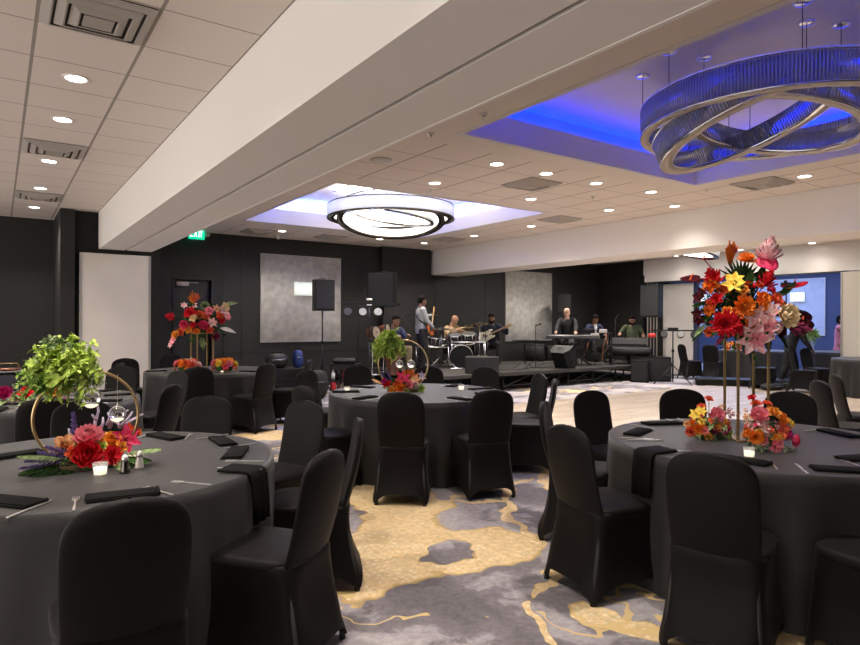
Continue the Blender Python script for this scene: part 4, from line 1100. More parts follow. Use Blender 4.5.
def spike(p0, p1, r):
    b = MB(); p0, p1 = V(p0), V(p1); d = (p1-p0)
    n_, a, q = frame(d)
    for i in range(46):
        f = i/45; t = i*2.4; rad = a*math.cos(t)+q*math.sin(t)
        b.petal(p0 + d*f, rad*.8 + n_*.7, n_, r*(1.2-.7*f), r*.7, .5, .1, 2, 2, .7)
    b.tube([p0, p1], .002, 5); return b
add_flower(h1, 'lavender_spike', spike(H(70,447,.0), H(68,413,.0), .030), F_['lav']); 
for a_, b_ in (((62,453),(40,446)),((58,455),(30,453)),((60,458),(26,459)),((64,450),(46,441))): add_flower(h1, 'lavender_spike', spike(H(*a_,-.04), H(*b_,-.06), .024), F_['lav'])
def twig(pts, r):
    b = MB(); b.tube([H(*p) for p in pts], [r*(1-.6*i/(len(pts)-1)) for i in range(len(pts))], 6); return b
for k, br in enumerate((((86,440,.02),(87,428,.02),(90,418,.03),(89,409,.03)),((88,426,.02),(84,420,.01)),((90,440,.03),(94,430,.02),(94,424,.03)),((100,436,.03),(103,424,.03),(106,414,.04)),((103,430,.02),(110,423,.02),(117,418,.02)),((108,436,.02),(118,426,.03),(121,420,.03)),((112,434,.02),(122,428,.02),(131,423,.02)),((98,432,.03),(100,424,.0),(98,419,.0)),((66,440,.0),(64,432,.0)),((106,428,.02),(108,432,-.01),(112,430,-.02)))):
    o = add_flower(h1, 'painted_twig', twig([(q[0], q[1] - 5, q[2] + .01) for q in br], .010), F_['palelav'])
for k, (p0, d, L, cc) in enumerate((((60,462),(-.9,-.35,.05),.16,'dkgreen'),((62,464),(-.6,-.75,.0),.15,'dkgreen'),((64,464),(-.2,-1,.0),.13,'dkgreen'),((60,455),(-.8,-.2,.4),.18,'sage'),((112,456),(.9,-.2,.35),.16,'sage'),((110,458),(.9,-.5,.1),.13,'green'),((106,460),(.5,-.9,.0),.10,'sage'),((60,460),(-1,.1,.1),.17,'green'),((72,466),(.1,-1,-.05),.09,'dkgreen'))):
    add_flower(h1, 'palm_frond', palm(H(*p0,-.05), d, (0,0,1), L, .075, 11, .020), F_[cc])
add_flower(h1, 'foliage', bush((0,-.0,.045), .13, 26, .026, .5), F_['green'])
# bushy greenery tied to the hoop's upper left
add_flower(h1, 'greenery', bush(H(57,366,-.0), .165, 110, .030, .9), F_['lime'])
add_flower(h1, 'greenery', bush(H(64,360,-.02), .15, 70, .034, .8), F_['lime'])
add_flower(h1, 'greenery', bush(H(72,374,.01), .13, 70, .020, .8), F_['sage'])
add_flower(h1, 'greenery', bush(H(50,352,.0), .11, 40, .026, .8), F_['sage'])
add_flower(h1, 'greenery', bush(H(46,374,-.01), .12, 40, .026, .8), F_['fern'])
add_flower(h1, 'leaf', leafm(H(44,378,-.08), (.5,-.3,.1), (0,-1,.3), .09, .085, .1, .0), F_['lime'])
add_flower(h1, 'leaf', leafm(H(42,378,-.08), (-.2,-.3,-.8), (0,-1,.3), .07, .06, .1, .0), F_['green'])
g1 = h1.matrix_basis
def hp(v): return Matrix.Translation(NLc) @ Matrix.Rotation(math.radians(-5),4,'Z') @ v
globe(hp(H(83.5,400,0)), 0, 'clear glass globe with a tealight hanging in the near gold hoop, left one')
globe(hp(H(106.5,415.5,0)), 0, 'clear glass globe with a tealight hanging in the near gold hoop, right one')

# middle table hoop
Cc = V((3.52, 5.58, ZT)); Crz = FACE + math.radians(0)
h2 = hoop_piece(Cc, Crz, 'gold hoop centrepiece with lime greenery on the middle table before the stage', .262)
def H2(px, py, y=0): return V(((px-401)/94., y, (391-py)/94.))
for name, mk, px, py, y, r, cc in (('lily',lily,401,377,-.05,.07,'hotpink'),('rose',rose,397,383,-.08,.05,'coral'),('rose',rose,407,384,-.07,.045,'pink'),('chrysanthemum',mum,399,388,-.10,.06,'orange'),('rose',rose,385,384,-.03,.045,'red'),('rose',rose,382,381,-.03,.03,'magenta'),
    ('lily',lily,413,379,-.02,.055,'peach'),('rose',rose,413,384,-.05,.04,'palepink'),('rose',rose,419,388,-.04,.04,'lime'),('rose',rose,390,388,-.08,.035,'amber'),('chrysanthemum',mum,404,391,-.12,.05,'peach')):
    c = H2(px,py,y); add_flower(h2, name, mk(c, V((c.x*2,-.8,.5)), r*1.15), F_[cc])
add_flower(h2, 'bird_of_paradise', bird(H2(404,380), (.35,-.1,1), .15), F_['orange']); add_flower(h2, 'bird_of_paradise', bird(H2(406,380), (.8,-.1,.8), .13), F_['orange'])
add_flower(h2, 'lavender_spike', spike(H2(390,381), H2(384,370), .02), F_['lav']); add_flower(h2, 'lavender_spike', spike(H2(388,383), H2(379,373), .02), F_['lav'])
add_flower(h2, 'lily', lily(H2(420,376), (.5,-.7,.4), .05), F_['palelav'])
add_flower(h2, 'leaf', leafm(H2(380,384), (-1,0,.5), (0,-1,.2), .13, .03), F_['peach'])
for d, cc in (((-1,-.3,.2),'sage'),((1,-.3,.1),'green'),((.3,-1,0),'green'),((1,-.1,.4),'sage')): add_flower(h2, 'palm_frond', palm((d[0]*.05,-.03,.05), d, (0,0,1), .17, .06), F_[cc])
add_flower(h2, 'foliage', bush((0,0,.06), .15, 26, .035, .5), F_['green'])
add_flower(h2, 'greenery', bush(H2(386,341), .17, 75, .038, .8), F_['lime']); add_flower(h2, 'greenery', bush(H2(389,346), .15, 50, .036, .8), F_['fern'])
add_flower(h2, 'greenery', bush(H2(380,350), .13, 34, .03, .8), F_['lime'])
for k, (x, lab) in enumerate(((397.5,'glass globe hanging in the middle table hoop, left one'),(409,'glass globe hanging in the middle table hoop, right one'))):
    p = Matrix.Translation(Cc) @ Matrix.Rotation(Crz,4,'Z') @ H2(x, 364); globe(p, 0, lab)

# low flowers of the table behind the near left one
t = thing('low_centrepiece', 'low row of magenta, red and orange roses on the table below the bushy greenery', 'flowers', (.32, 6.62, ZT), math.radians(5))
b = MB(); b.bbox(-.30,.30,-.07,.07,0,.03,.01); b.build('mirror_tray', M['chrome'], t)
for x, z, y, r, cc, mk in ((-.27,.09,-.05,.075,'magenta',peony),(-.12,.09,-.06,.065,'red',rose),(.06,.10,-.03,.07,'orange',rose),(.20,.10,-.03,.075,'magenta',peony),(-.02,.07,.03,.05,'coral',rose),(.12,.06,-.07,.04,'amber',rose),(-.19,.05,.02,.05,'peach',mum)):
    add_flower(t, 'rose' if mk is rose else 'peony' if mk is peony else 'chrysanthemum', mk((x,y,z), (x,-.8,.5), r), F_[cc])
add_flower(t, 'foliage', bush((-.1,0,.05), .2, 30, .04, .5), F_['sage']); add_flower(t, 'leaf', leafm((-.26,-.08,.04), (-.6,-.5,-.1), (0,-.3,1), .16, .07), F_['sage'])
t2 = thing('hurricane_glass', 'clear glass bowl candle holder right of the low roses', 'candle', (.72, 6.55, ZT))
b = MB(); b.lathe([(.0001,0),(.05,0),(.07,.04),(.06,.09),(.057,.09),(.067,.04),(.048,.004),(.0001,.004)], 20, False); b.build('glass_bowl', M['thin'], t2)
b = MB(); b.lathe([(.0001,.006),(.03,.006),(.03,.03),(.0001,.03)], 14, False); b.build('wax', M['wax'], t2)

# table by the dark door: tall stand and low flowers
BDc = V((2.42, 9.25, ZT)); 
stand2 = tall_stand(BDc, 'tall four-pole gold stand on the table by the dark door', 1, .55, math.radians(8)); stand2.scale = (1.25,1.25,1)
tb = thing('flower_arrangement', 'tropical bouquet with red torch flower on the stand by the dark door', 'flowers', (BDc.x, BDc.y, ZT+.563), math.radians(-16))
sc2 = 66.
def B2(px, py, y=0): return V(((px-206)/sc2, y, (326-py)/sc2))
for name, mk, px, py, y, r, cc in (('torch_flower',spiky,180,311,-.05,.10,'red'),('rose',rose,195,307,-.08,.09,'red'),('rose',rose,198,312,-.12,.06,'cream'),('rose',rose,198,318,-.1,.055,'red'),('peony',peony,207,320,-.12,.09,'hotpink'),('peony',peony,222,315,-.08,.07,'red'),
    ('lily',lily,215,316,-.1,.08,'palepink'),('lily',lily,226,305,-.05,.09,'palepink'),('rose',rose,227,301,-.02,.07,'cream'),('lily',lily,219,303,0,.07,'peach'),('rose',rose,218,329,-.05,.07,'plum'),('rose',rose,187,325,-.05,.07,'coral'),('chrysanthemum',mum,183,328,-.05,.07,'amber'),
    ('lily',lily,180,333,-.05,.06,'pink'),('lily',lily,178,337,-.03,.05,'palepink'),('lily',lily,210,311,-.05,.05,'coral'),('lily',lily,198,300,0,.06,'palepink'),('chrysanthemum',mum,208,301,0,.08,'sage')):
    c = B2(px,py,y); add_flower(tb, name, mk(c, V((c.x*1.5,-.6,.3)) if mk is not spiky else V((-1,-.3,.15)), r), F_[cc]); add_flower(tb, 'stem', stem((0,0,.08), c, .006), F_['dkgreen'])
add_flower(tb, 'bird_of_paradise', bird(B2(198,298), (-.1,-.1,1), .17), F_['orange']); add_flower(tb, 'bird_of_paradise', bird(B2(199,297), (.3,-.1,1), .13), F_['coral'])
for p_, d, L, cc in (((225,300),(1,0,.4),.22,'sage'),((222,322),(1,-.2,-.1),.24,'white'),((198,305),(-.1,0,1),.25,'green'),((205,330),(.2,-.2,-1),.2,'sage')): add_flower(tb, 'leaf', leafm(B2(*p_), d, (0,-.7,.7), L, .08), F_[cc])
add_flower(tb, 'foliage', bush(B2(206,315,.1), .33, 40, .06), F_['green'])
for px, py, r, cc, mk in ((204,309,.07,'coral',rose),(212,305,.07,'pink',rose),(190,318,.07,'hotpink',rose),(213,323,.06,'coral',rose),(201,325,.06,'orange',mum),(222,309,.06,'coral',rose),(190,300,.05,'palepink',lily),(229,311,.05,'pink',lily),(194,323,.06,'amber',rose)): add_flower(tb, {rose:'rose',mum:'chrysanthemum',lily:'lily'}[mk], mk(B2(px,py,-.08), (0,-.8,.4), r), F_[cc])
b = MB(); b.tube([(0,0,0),(0,0,.15)], .03, 8); add_flower(tb, 'foam_stem', b, F_['dkgreen'])
for k, (x, y, lab) in enumerate(((2.18,9.1,'low dome of orange and peach flowers at the left foot of the far gold stand'),(2.66,9.0,'low dome of yellow and pink flowers at the right foot of the far gold stand'))):
    t = thing('flower_dome', lab, 'flowers', (x, y, ZT), math.radians(-16))
    pal = ['coral','peach','orange','palepink','pink'] if k == 0 else ['amber','yellow','hotpink','orange','pink','coral']
    for i in range(20):
        a = i*2.4; f = .3 + .7*((i*7) % 20)/20; el = 1.35 - 1.3*f
        d = V((math.cos(a)*math.cos(el), math.sin(a)*math.cos(el), math.sin(el))); c = V((0,0,.05)) + V((d.x*.165, d.y*.14, d.z*.15))
        mk = (rose, mum, lily)[i % 3]; add_flower(t, ('rose','chrysanthemum','lily')[i % 3], mk(c, d, .06), F_[pal[i % len(pal)]])
    b = MB(); b.ball((0,0,.07), .12, sc=(1,.9,.6)); add_flower(t, 'moss', b, F_['green'])
    b = MB(); b.lathe([(.0001,0),(.07,0),(.09,.03),(.0001,.03)], 16, False); b.build('bowl', M['gold'], t)
# coral flowers and small greens on the far tables
t = thing('flower_dome', 'low coral flowers on the far table behind the tall flower stand', 'flowers', (15.75, 9.35, ZT), FACE)
t.location = (16.25, 9.15, ZT)
for i in range(22):
    x = R.uniform(-.28,.28); z = R.uniform(.05,.22)*(1-abs(x)); add_flower(t, 'lily', lily((x, R.uniform(-.1,.1), z), (x,-.7,.5), .085), F_[['coral','peach','orange','palepink'][i % 4]])
b = MB(); b.lathe([(.0001,0),(.08,0),(.12,.06),(.0001,.06)], 16, False); b.build('bowl', M['thin'], t)
t = thing('potted_greenery', 'small lime greenery in a vase on the far right table before the blue-lit room', 'plant', (17.48, 7.72, ZT), 0)
add_flower(t, 'greenery', bush((0,0,.45), .2, 50, .05), F_['fern'])
b = MB(); b.lathe([(.06,0),(.05,.1),(.03,.3),(.04,.42)], 14, True); b.build('vase', M['thin'], t)
# ------------------------------------------------------------------ the stage
ZS = .40
M['stage'] = mat('stage_carpet_top', (.040,.037,.035), .75, noise=.25, nscale=3, bump=.1, bscale=60)
M['stageedge'] = mat('stage_edge_metal', (.10,.10,.10), .4, .8)
for i, (x0, x1) in enumerate(((6.9,8.95),(8.97,11.0),(11.02,13.05),(13.07,15.1))):
    t = thing('stage_riser', ['portable stage deck at the left end, under the percussion player','portable stage deck second from the left, under the drum kit','portable stage deck third from the left, behind the slanted monitor','portable stage deck at the right end, under the mixing table'][i], 'stage platform', ((x0+x1)/2, 0, 0), 0, 'portable stage decks')
    w = (x1-x0)/2
    b = MB(); b.box(-w, w, 10.2, 13.2, ZS-.05, ZS); b.build('deck', M['stage'], t, smooth=False)
    b = MB(); b.box(-w, w, 10.185, 10.2, ZS-.07, ZS-.002); b.build('edge_rail', M['stageedge'], t, smooth=False)
    for x in (-w+.15, 0, w-.15):
        for y in (10.35, 12.9):
            b = MB(); b.tube([(x,y,0),(x,y,ZS-.05)], .022); b.lathe([(.0001,0)]*2) if False else None; b.build('leg', M['blackm'], t)
    b = MB(); b.tube([(-w+.15,10.35,.06),(0,10.35,ZS-.08)], .012, 6); b.tube([(0,10.35,.06),(w-.15,10.35,ZS-.08)], .012, 6); b.tube([(-w+.15,10.35,.1),(w-.15,10.35,.1)], .012, 6); b.build('brace', M['stageedge'], t)

# ---- loudspeakers and stands
def speaker(loc, rz, label, w=.38, h=.66, d=.36, tilt=0, name='loudspeaker'):
    t = thing(name, label, 'loudspeaker', loc, rz); t.rotation_euler = (tilt, 0, rz)
    b = MB(); b.rings([[(-w/2,-d/2,z),(w/2,-d/2,z),(w/2,d*.1,z),(w*.33,d/2,z),(-w*.33,d/2,z),(-w/2,d*.1,z)] for z in (0,h)]); b.build('cabinet', M['blackp'], t, smooth=False)
    b = MB(); b.bbox(-w/2+.02,w/2-.02,-d/2-.015,-d/2+.002,.03,h-.03,.008); b.build('grille', M['grille'], t, auto=30)
    b = MB(); b.tube([(-.07,0,h+.0),(-.06,0,h+.03),(.06,0,h+.03),(.07,0,h)], .008, 6); b.build('handle', M['blackm'], t)
    return t
def tripod(loc, top, label, spread=.5, rz=0):
    t = thing('tripod_stand', label, 'stand', loc, rz)
    b = MB(); b.tube([(0,0,.12),(0,0,top*.62)], .022); b.build('lower_tube', M['blackm'], t)
    b = MB(); b.tube([(0,0,top*.6),(0,0,top)], .016); b.build('pole', M['blackm'], t)
    b = MB(); b.lathe([(.0001,0),(.032,0),(.032,.06),(.0001,.06)], 12); o = b.build('collar', M['blackp'], t); o.location = (0,0,top*.6)
    b = MB(); b.tube([(.0,0,top*.6+.03),(.06,0,top*.6+.03)], .012, 6); b.build('knob', M['blackp'], t)
    for k in range(3):
        a = 2*PI*k/3 + .5; c, s_ = math.cos(a), math.sin(a)
        b = MB(); b.tube([(0,0,.62*spread*1.5),(c*spread,s_*spread,.012)], .013, 6); b.tube([(0,0,.2),(c*spread*.5,s_*spread*.5,.33*spread*1.4)], .008, 5); b.build('leg', M['blackm'], t)
    return t
def toward(x, y, off=0): return math.atan2(-x, y) + math.radians(off)   # front (local -Y) turned to the viewer
tripod((5.55, 11.95, 0), 1.72, 'black tripod stand carrying the loudspeaker before the grey wall panel')
speaker((5.55, 11.95, 1.72), toward(5.55, 11.95, 16), 'black covered loudspeaker on a tripod in front of the grey wall panel and sconce', .42, .64, .36)
# large cabinet behind the light bar
sx, sy = 7.25, 12.35
speaker((sx, sy, 1.84), toward(sx, sy, -12), 'large black loudspeaker cabinet above the light bar, left of the standing guitarist', .62, .78, .5)
t = thing('speaker_pole', 'black pole and base raising the large loudspeaker behind the light bar', 'stand', (sx, sy, .40))
b = MB(); b.tube([(0,0,.0),(0,0,1.44)], .02); b.build('pole', M['blackm'], t); b = MB(); b.bbox(-.3,.3,-.3,.3,0,.03,.01); b.build('base', M['blackm'], t)
# dim speaker at the back wall
t = thing('speaker_pole', 'thin pole behind the bald keyboard player holding the dim speaker', 'stand', (13.7, 12.85, ZS))
b = MB(); b.tube([(0,0,0),(0,0,1.35)], .018); b.build('pole', M['blackm'], t); b = MB(); b.bbox(-.25,.25,-.25,.25,0,.03,.01); b.build('base', M['blackm'], t)
speaker((13.7, 12.85, ZS + 1.35), toward(13.7, 12.85, 0), 'dim black loudspeaker above the bald keyboard player', .40, .58, .34)
# right PA speaker on sub
speaker((13.95, 10.0, 0), toward(13.95, 10.0, 10), 'black bass cabinet on the floor at the right end of the stage', .80, .62, .55, name='subwoofer')
speaker((13.42, 9.98, 0), toward(13.42, 9.98, -6), 'black bass cabinet beside the larger one at the right stage end', .42, .55, .5, name='subwoofer')
t = thing('speaker_pole', 'pole rising from the floor bass cabinet to the right loudspeaker', 'stand', (14.0, 10.05, .62))
b = MB(); b.tube([(0,0,0),(0,0,1.02)], .018); b.build('pole', M['blackm'], t); b = MB(); b.lathe([(.05,0),(.05,.02),(.02,.03)], 12); b.build('socket', M['blackm'], t)
speaker((14.0, 10.05, 1.64), toward(14.0, 10.05, -22), 'large black loudspeaker on a pole at the right end of the stage', .50, .84, .44)
# monitors
t = speaker((11.2, 10.45, ZS), toward(11.2, 10.45, 180), 'slanted black floor monitor on the stage edge before the keyboard player', .52, .50, .36, name='stage_monitor')
t.rotation_euler = (math.radians(-28), 0, toward(11.2, 10.45, 150)); t.location = (11.25, 10.5, ZS + .02)
o = MB(); o.bbox(-.36,.36,-.16,.16,.0,.36,.02); q = o.build('stage_monitor', M['grille'], auto=30); q.location = (8.55, 10.38, ZS); q.rotation_euler = (0,0,toward(8.6,10.3)); tag(q, 'wide low grey monitor cabinet on the stage edge before the drum kit', 'loudspeaker')
o = MB(); o.bbox(-.3,.3,-.2,.2,.0,.48,.02); q = o.build('guitar_amplifier', M['blackp'], auto=30); q.location = (12.55, 12.9, ZS); q.rotation_euler = (0,0,toward(12.5,12.9)); tag(q, 'black amplifier box at the back wall right of the seated white guitar player', 'amplifier')
b = MB(); b.bbox(-.26,.26,-.21,-.2,.04,.44,.003); b.build('grille', M['grille'], q)
o = MB(); o.bbox(-.24,.24,-.2,.2,.0,.42,.02); q = o.build('guitar_amplifier', M['blackp'], auto=30); q.location = (13.15, 12.75, ZS); q.rotation_euler = (0,0,toward(13,12.8,14)); tag(q, 'second black amplifier box nearer the keyboard player at the back wall', 'amplifier')
b = MB(); b.bbox(-.2,.2,-.21,-.2,.04,.38,.003); b.build('grille', M['grille'], q)

# ---- light bars
def par(parent, x, z, m):
    b = MB(); b.M = Matrix.Translation((x,-.02,z)) @ Matrix.Rotation(math.radians(70),4,'X'); b.lathe([(.05,-.06),(.085,0),(.085,.07),(.0001,.07)], 18, False); h = b.build('par_can', M['blackm'], parent)
    b = MB(); b.M = Matrix.Translation((x,-.02,z)) @ Matrix.Rotation(math.radians(70),4,'X'); b.lathe([(.0001,.072),(.078,.072)], 18, False); b.build('par_lens', m, h)
M['parlens'] = mat('par_lens_glass', (.22,.22,.21), .4); M['parlens2'] = mat('par_lens_dark', (.012,.012,.014), .5)
x, y = 6.05, 10.85
tripod((x, y, 0), 1.84, 'black tripod carrying the light bar behind the middle table', .55, .3)
t = thing('light_bar', 'black light bar with pale round lamps left of the large loudspeaker', 'stage light', (x, y, 1.82), toward(x, y))
b = MB(); b.box(-.52,.62,-.025,.025,0,.05); b.box(-.52,.4,-.02,.02,.06,.075); b.build('crossbar', M['blackm'], t, smooth=False)
for px, m in ((-.42,M['parlens2']),(-.13,M['parlens']),(.17,M['parlens'])): par(t, px, -.15, m)
b = MB(); b.bbox(-.06,.06,-.04,.04,.10,.14,.01); b.bbox(-.05,.05,-.04,.04,-.0,.02,.004); b.build('bracket', M['dtrim'], t)
x, y = 13.55, 9.15
tripod((x, y, 0), 1.31, 'tripod on the dance floor edge carrying the low light bar at the far right', .5, .1)
t = thing('light_bar', 'thin black light bar with round discs before the white door panel', 'stage light', (x, y, 1.29), toward(x, y))
b = MB(); b.box(-.5,.62,-.02,.02,0,.035); b.box(-.12,.12,-.04,.04,.035,.09); b.build('crossbar', M['blackm'], t, smooth=False)
for px, m in ((-.20,M['parlens2']),(.18,M['parlens']),(.48,M['parlens2'])): par(t, px, -.09, m)
b = MB(); b.tube([(-.5,0,.0),(-.5,0,.10)], .004); b.bbox(-.56,-.40,-.05,.05,-.16,-.06,.01); b.build('red_clamp', M['redp'], t)

# ---- microphone and music stands
def mic_stand(x, y, z, h, label, boom=0, rz=0):
    t = thing('microphone_stand', label, 'microphone stand', (x, y, z), rz)
    b = MB(); b.tube([(0,0,.05),(0,0,h)], .009, 6); b.build('pole', M['blackm'], t)
    for k in range(3):
        a = 2*PI*k/3 + .3; b = MB(); b.tube([(0,0,.22),(math.cos(a)*.27,math.sin(a)*.27,.01)], .007, 5); b.build('leg', M['blackm'], t)
    e = (boom, 0, h + abs(boom)*.25)
    b = MB(); b.tube([(0,0,h),e], .007, 6); b.build('boom', M['blackm'], t)
    b = MB(); b.tube([e, (e[0]+.13,0,e[2]+.03)], [.012,.011], 8); b.ball((e[0]+.15,0,e[2]+.035), .025); b.build('microphone', M['blackp'], t)
mic_stand(10.3, 10.55, ZS, 1.02, 'microphone stand at the stage edge between the white guitar player and the keyboard', .0)
mic_stand(10.0, 12.0, ZS, 1.05, 'boom microphone stand right of the drum kit', -.4)
mic_stand(7.65, 12.55, ZS, 1.15, 'microphone stand between the percussion player and the drummer', .3)
mic_stand(13.95, 11.2, ZS, 1.2, 'microphone stand before the man in green', .25, .5)
t = thing('music_stand', 'flat black music stand on the stage edge left of the microphone stand', 'music stand', (10.15, 10.75, ZS))
b = MB(); b.tube([(0,0,0.1),(0,0,.66)], .01); b.build('pole', M['blackm'], t); b = MB(); b.bbox(-.27,.27,-.16,.16,.66,.68,.004); b.build('desk', M['blackp'], t)
for k in range(3):
    a = 2*PI*k/3; b = MB(); b.tube([(0,0,.2),(math.cos(a)*.28,math.sin(a)*.28,.01)], .007, 5); b.build('leg', M['blackm'], t)

# ---- drum kit, in the direction of the viewer
M['shell'] = mat('drum_shell_dark', (.02,.02,.025), .15, coat=.6); M['head'] = mat('drum_head', (.10,.10,.10), .5); M['brass'] = mat('cymbal_brass', (.60,.48,.25), .25, 1.)
M['dchrome'] = mat('hardware_chrome', (.70,.70,.70), .25, 1.)
kit = thing('drum_kit', 'dark drum kit with chrome rack and cymbals in front of the bald drummer in tan', 'drum kit', (9.0, 12.0, ZS), toward(9.0, 12.0))
def drum(name, c, r, h, ax, parent=kit):
    b = MB(); b.M = Matrix.Translation(c) @ ax; b.lathe([(r,-h/2),(r,h/2)], 28, False); o = b.build(name, M['shell'], parent)
    b = MB(); b.M = Matrix.Translation(c) @ ax
    for z in (-h/2, h/2): b.lathe([(r+.004,z-.014),(r+.014,z-.014),(r+.014,z+.014),(r+.004,z+.014)], 28, False)
    for k in range(6):
        a = 2*PI*k/6; b.tube([((r+.014)*math.cos(a),(r+.014)*math.sin(a),-h/2),((r+.014)*math.cos(a),(r+.014)*math.sin(a),h/2)], .006, 5)
    b.build('rim_hardware', M['dchrome'], o)
    b = MB(); b.M = Matrix.Translation(c) @ ax; b.lathe([(.0001,h/2+.002),(r,h/2+.002)], 28, False); b.lathe([(.0001,-h/2-.002),(r,-h/2-.002)], 28, False); b.build('drum_head', M['head'] if name != 'bass_drum' else M['blackp'], o)
I4 = Matrix.Identity(4); X9 = Matrix.Rotation(PI/2,4,'X')
drum('bass_drum', (.18,-.1,.28), .27, .4, X9)
drum('tom_drum', (.02,-.05,.70), .15, .2, Matrix.Rotation(.35,4,'X')); drum('tom_drum', (.36,-.05,.72), .16, .22, Matrix.Rotation(.35,4,'X')); drum('floor_tom', (.62,.3,.45), .2, .36, I4)
drum('snare_drum', (-.25,.2,.62), .17, .14, Matrix.Rotation(.1,4,'X')); drum('tom_drum', (-.52,-.1,.62), .17, .2, Matrix.Rotation(.2,4,'Y'))
for x, y, z, r, ax in ((-.30,.0,.95,.21,.12),(.62,.0,1.05,.24,-.15),(.30,.32,.98,.20,.05),(-.6,.3,.86,.18,.02)):
    b = MB(); b.M = Matrix.Translation((x,y,z)) @ Matrix.Rotation(ax,4,'X') @ Matrix.Rotation(ax*.7,4,'Y'); b.lathe([(.0001,.025),(.03,.022),(.05,.008),(r,-.01),(r,-.013),(.05,.004),(.0001,.018)], 30, False); o = b.build('cymbal', M['brass'] if x > 0 else M['blackm'], kit)
    b = MB(); b.tube([(x,y,.08),(x,y,z+.04)], .01, 6)
    for k in range(3):
        a = 2*PI*k/3+x; b.tube([(x,y,.22),(x+.24*math.cos(a),y+.24*math.sin(a),.01)], .008, 5)
    b.build('cymbal_stand', M['dchrome'], kit)
b = MB(); b.tube([(-.9,-.3,.50),(-.1,-.28,.50)], .018, 8); b.tube([(-.05,-.3,.62),(.75,-.25,.62)], .018, 8)
for x in (-.88,-.12): b.tube([(x,-.29,.02),(x,-.29,.52)], .015, 6); b.tube([(x,-.29,.2),(x+.2,-.45,.01)], .01, 5)
for x in (-.04,.74): b.tube([(x,-.28,.02),(x,-.28,.66)], .015, 6)
b.tube([(-.85,-.3,.3),(-.55,-.5,.02)], .014, 6); b.tube([(-.3,-.3,.3),(-.55,-.5,.02)], .014, 6); b.build('rack', M['dchrome'], kit)
b = MB(); b.bbox(-.08,.22,-.46,-.38,0,.03,.008); b.build('pedal', M['dchrome'], kit)
st_ = thing('drum_stool', 'round stool under the bald drummer', 'stool', (9.28, 12.55, ZS))
b = MB(); b.lathe([(.0001,.31),(.15,.31),(.17,.34),(.16,.38),(.0001,.385)], 20, False); b.build('seat', M['blackp'], st_)
b = MB(); b.tube([(0,0,.1),(0,0,.32)], .015)
for k in range(3): b.tube([(0,0,.2),(.25*math.cos(k*2.09),.25*math.sin(k*2.09),.01)], .01, 5)
b.build('tripod_base', M['dchrome'], st_)

# ---- congas and percussion at the left
M['conga'] = mat('amber_conga_shell', (.11,.035,.014), .3, noise=.3, nscale=5, coat=.4); M['hide'] = mat('drum_hide', (.34,.27,.18), .6, noise=.1)
b0 = (6.85, 11.2)
t = thing('percussion_set', 'red and cream side drums beside the lime greenery, before the man in blue', 'percussion', (6.45, 11.3, ZS - .0), toward(6.7,11.45,52))
for (x, z, m, tl) in ((-.12,.86,M['hide'],0),(.24,.90,M['redp'],1)):
    b = MB(); b.M = Matrix.Translation((x,0,z)) @ Matrix.Rotation(math.radians(82),4,'X') @ Matrix.Rotation(.3*tl,4,'Y'); b.lathe([(.115,-.06),(.13,.03),(.12,.12)], 26, False); o = b.build('drum_shell', M['conga'], t)
    b = MB(); b.M = Matrix.Translation((x,0,z)) @ Matrix.Rotation(math.radians(82),4,'X') @ Matrix.Rotation(.3*tl,4,'Y'); b.lathe([(.0001,.122),(.12,.122)], 26, False); b.build('drum_head', M['hide'], o)
    b = MB(); b.M = Matrix.Translation((x,0,z)) @ Matrix.Rotation(math.radians(82),4,'X') @ Matrix.Rotation(.3*tl,4,'Y'); b.lathe([(.122,.09),(.135,.09),(.135,.125),(.122,.125)], 26, False); b.lathe([(.0001,.125),(.02,.125)], 12, False); b.build('rim_hardware', M['blackm'], o)
b = MB(); b.tube([(-.1,0,.7),(-.1,0,.02)], .015); b.tube([(.28,0,.75),(.28,0,.02)], .015); b.tube([(-.3,-.1,.01),(.5,-.1,.01)], .012); b.build('stand', M['dchrome'], t)
for k, (x, y, lab) in enumerate(((6.75,11.1,'tall wooden conga drum in front of the man in blue'),)):
    t = thing('conga_drum', lab, 'drum', (x, y, ZS))
    b = MB(); b.lathe([(.11,0),(.13,.1),(.175,.35),(.185,.5),(.165,.68)], 26, False); b.build('shell', M['conga'], t)
    b = MB(); b.lathe([(.0001,.685),(.165,.685)], 26, False); b.build('drum_head', M['hide'], t)
    b = MB(); b.lathe([(.167,.66),(.18,.66),(.18,.70),(.167,.70)], 26, False)
    for q in range(5):
        a = 2*PI*q/5; b.tube([(.18*math.cos(a),.18*math.sin(a),.68),(.19*math.cos(a),.19*math.sin(a),.5)], .006, 5)
    b.build('rim_hardware', M['dchrome'], t)

# ---- keyboards and mixing table
t = thing('keyboard_instrument', 'black electric keyboard on its stand before the bald man in black', 'keyboard', (12.05, 11.0, ZS), toward(12.05,11.0,-4))
b = MB(); b.bbox(-.66,.66,-.15,.15,.68,.77,.015); b.build('case', mat('keyboard_grey', (.06,.06,.062), .4), t, auto=30)
M['ivory'] = mat('white_keys', (.7,.7,.68), .3)
b = MB()
for k in range(44): b.box(-.60+k*.0272,-.60+k*.0272+.0255,.0,.14,.768,.778)
o = b.build('white_keys', M['ivory'], t, smooth=False)
b = MB()
for k in range(44):
    if k % 7 in (0,1,3,4,5): b.box(-.60+k*.0272+.018,-.60+k*.0272+.032,-.0,.08,.776,.788)
b.build('black_keys', M['blackp'], t, smooth=False)
b = MB()
for s_ in (-1,1): b.tube([(-.45*s_,-.1,.02),(.45*s_,-.1,.68)], .015, 6); b.tube([(-.45*s_,.1,.02),(.45*s_,.1,.68)], .015, 6)
b.build('stand', M['blackm'], t)
b = MB(); b.bbox(.44,.64,-.10,.10,.775,.82,.01); b.build('module', M['paneltrim'], t)
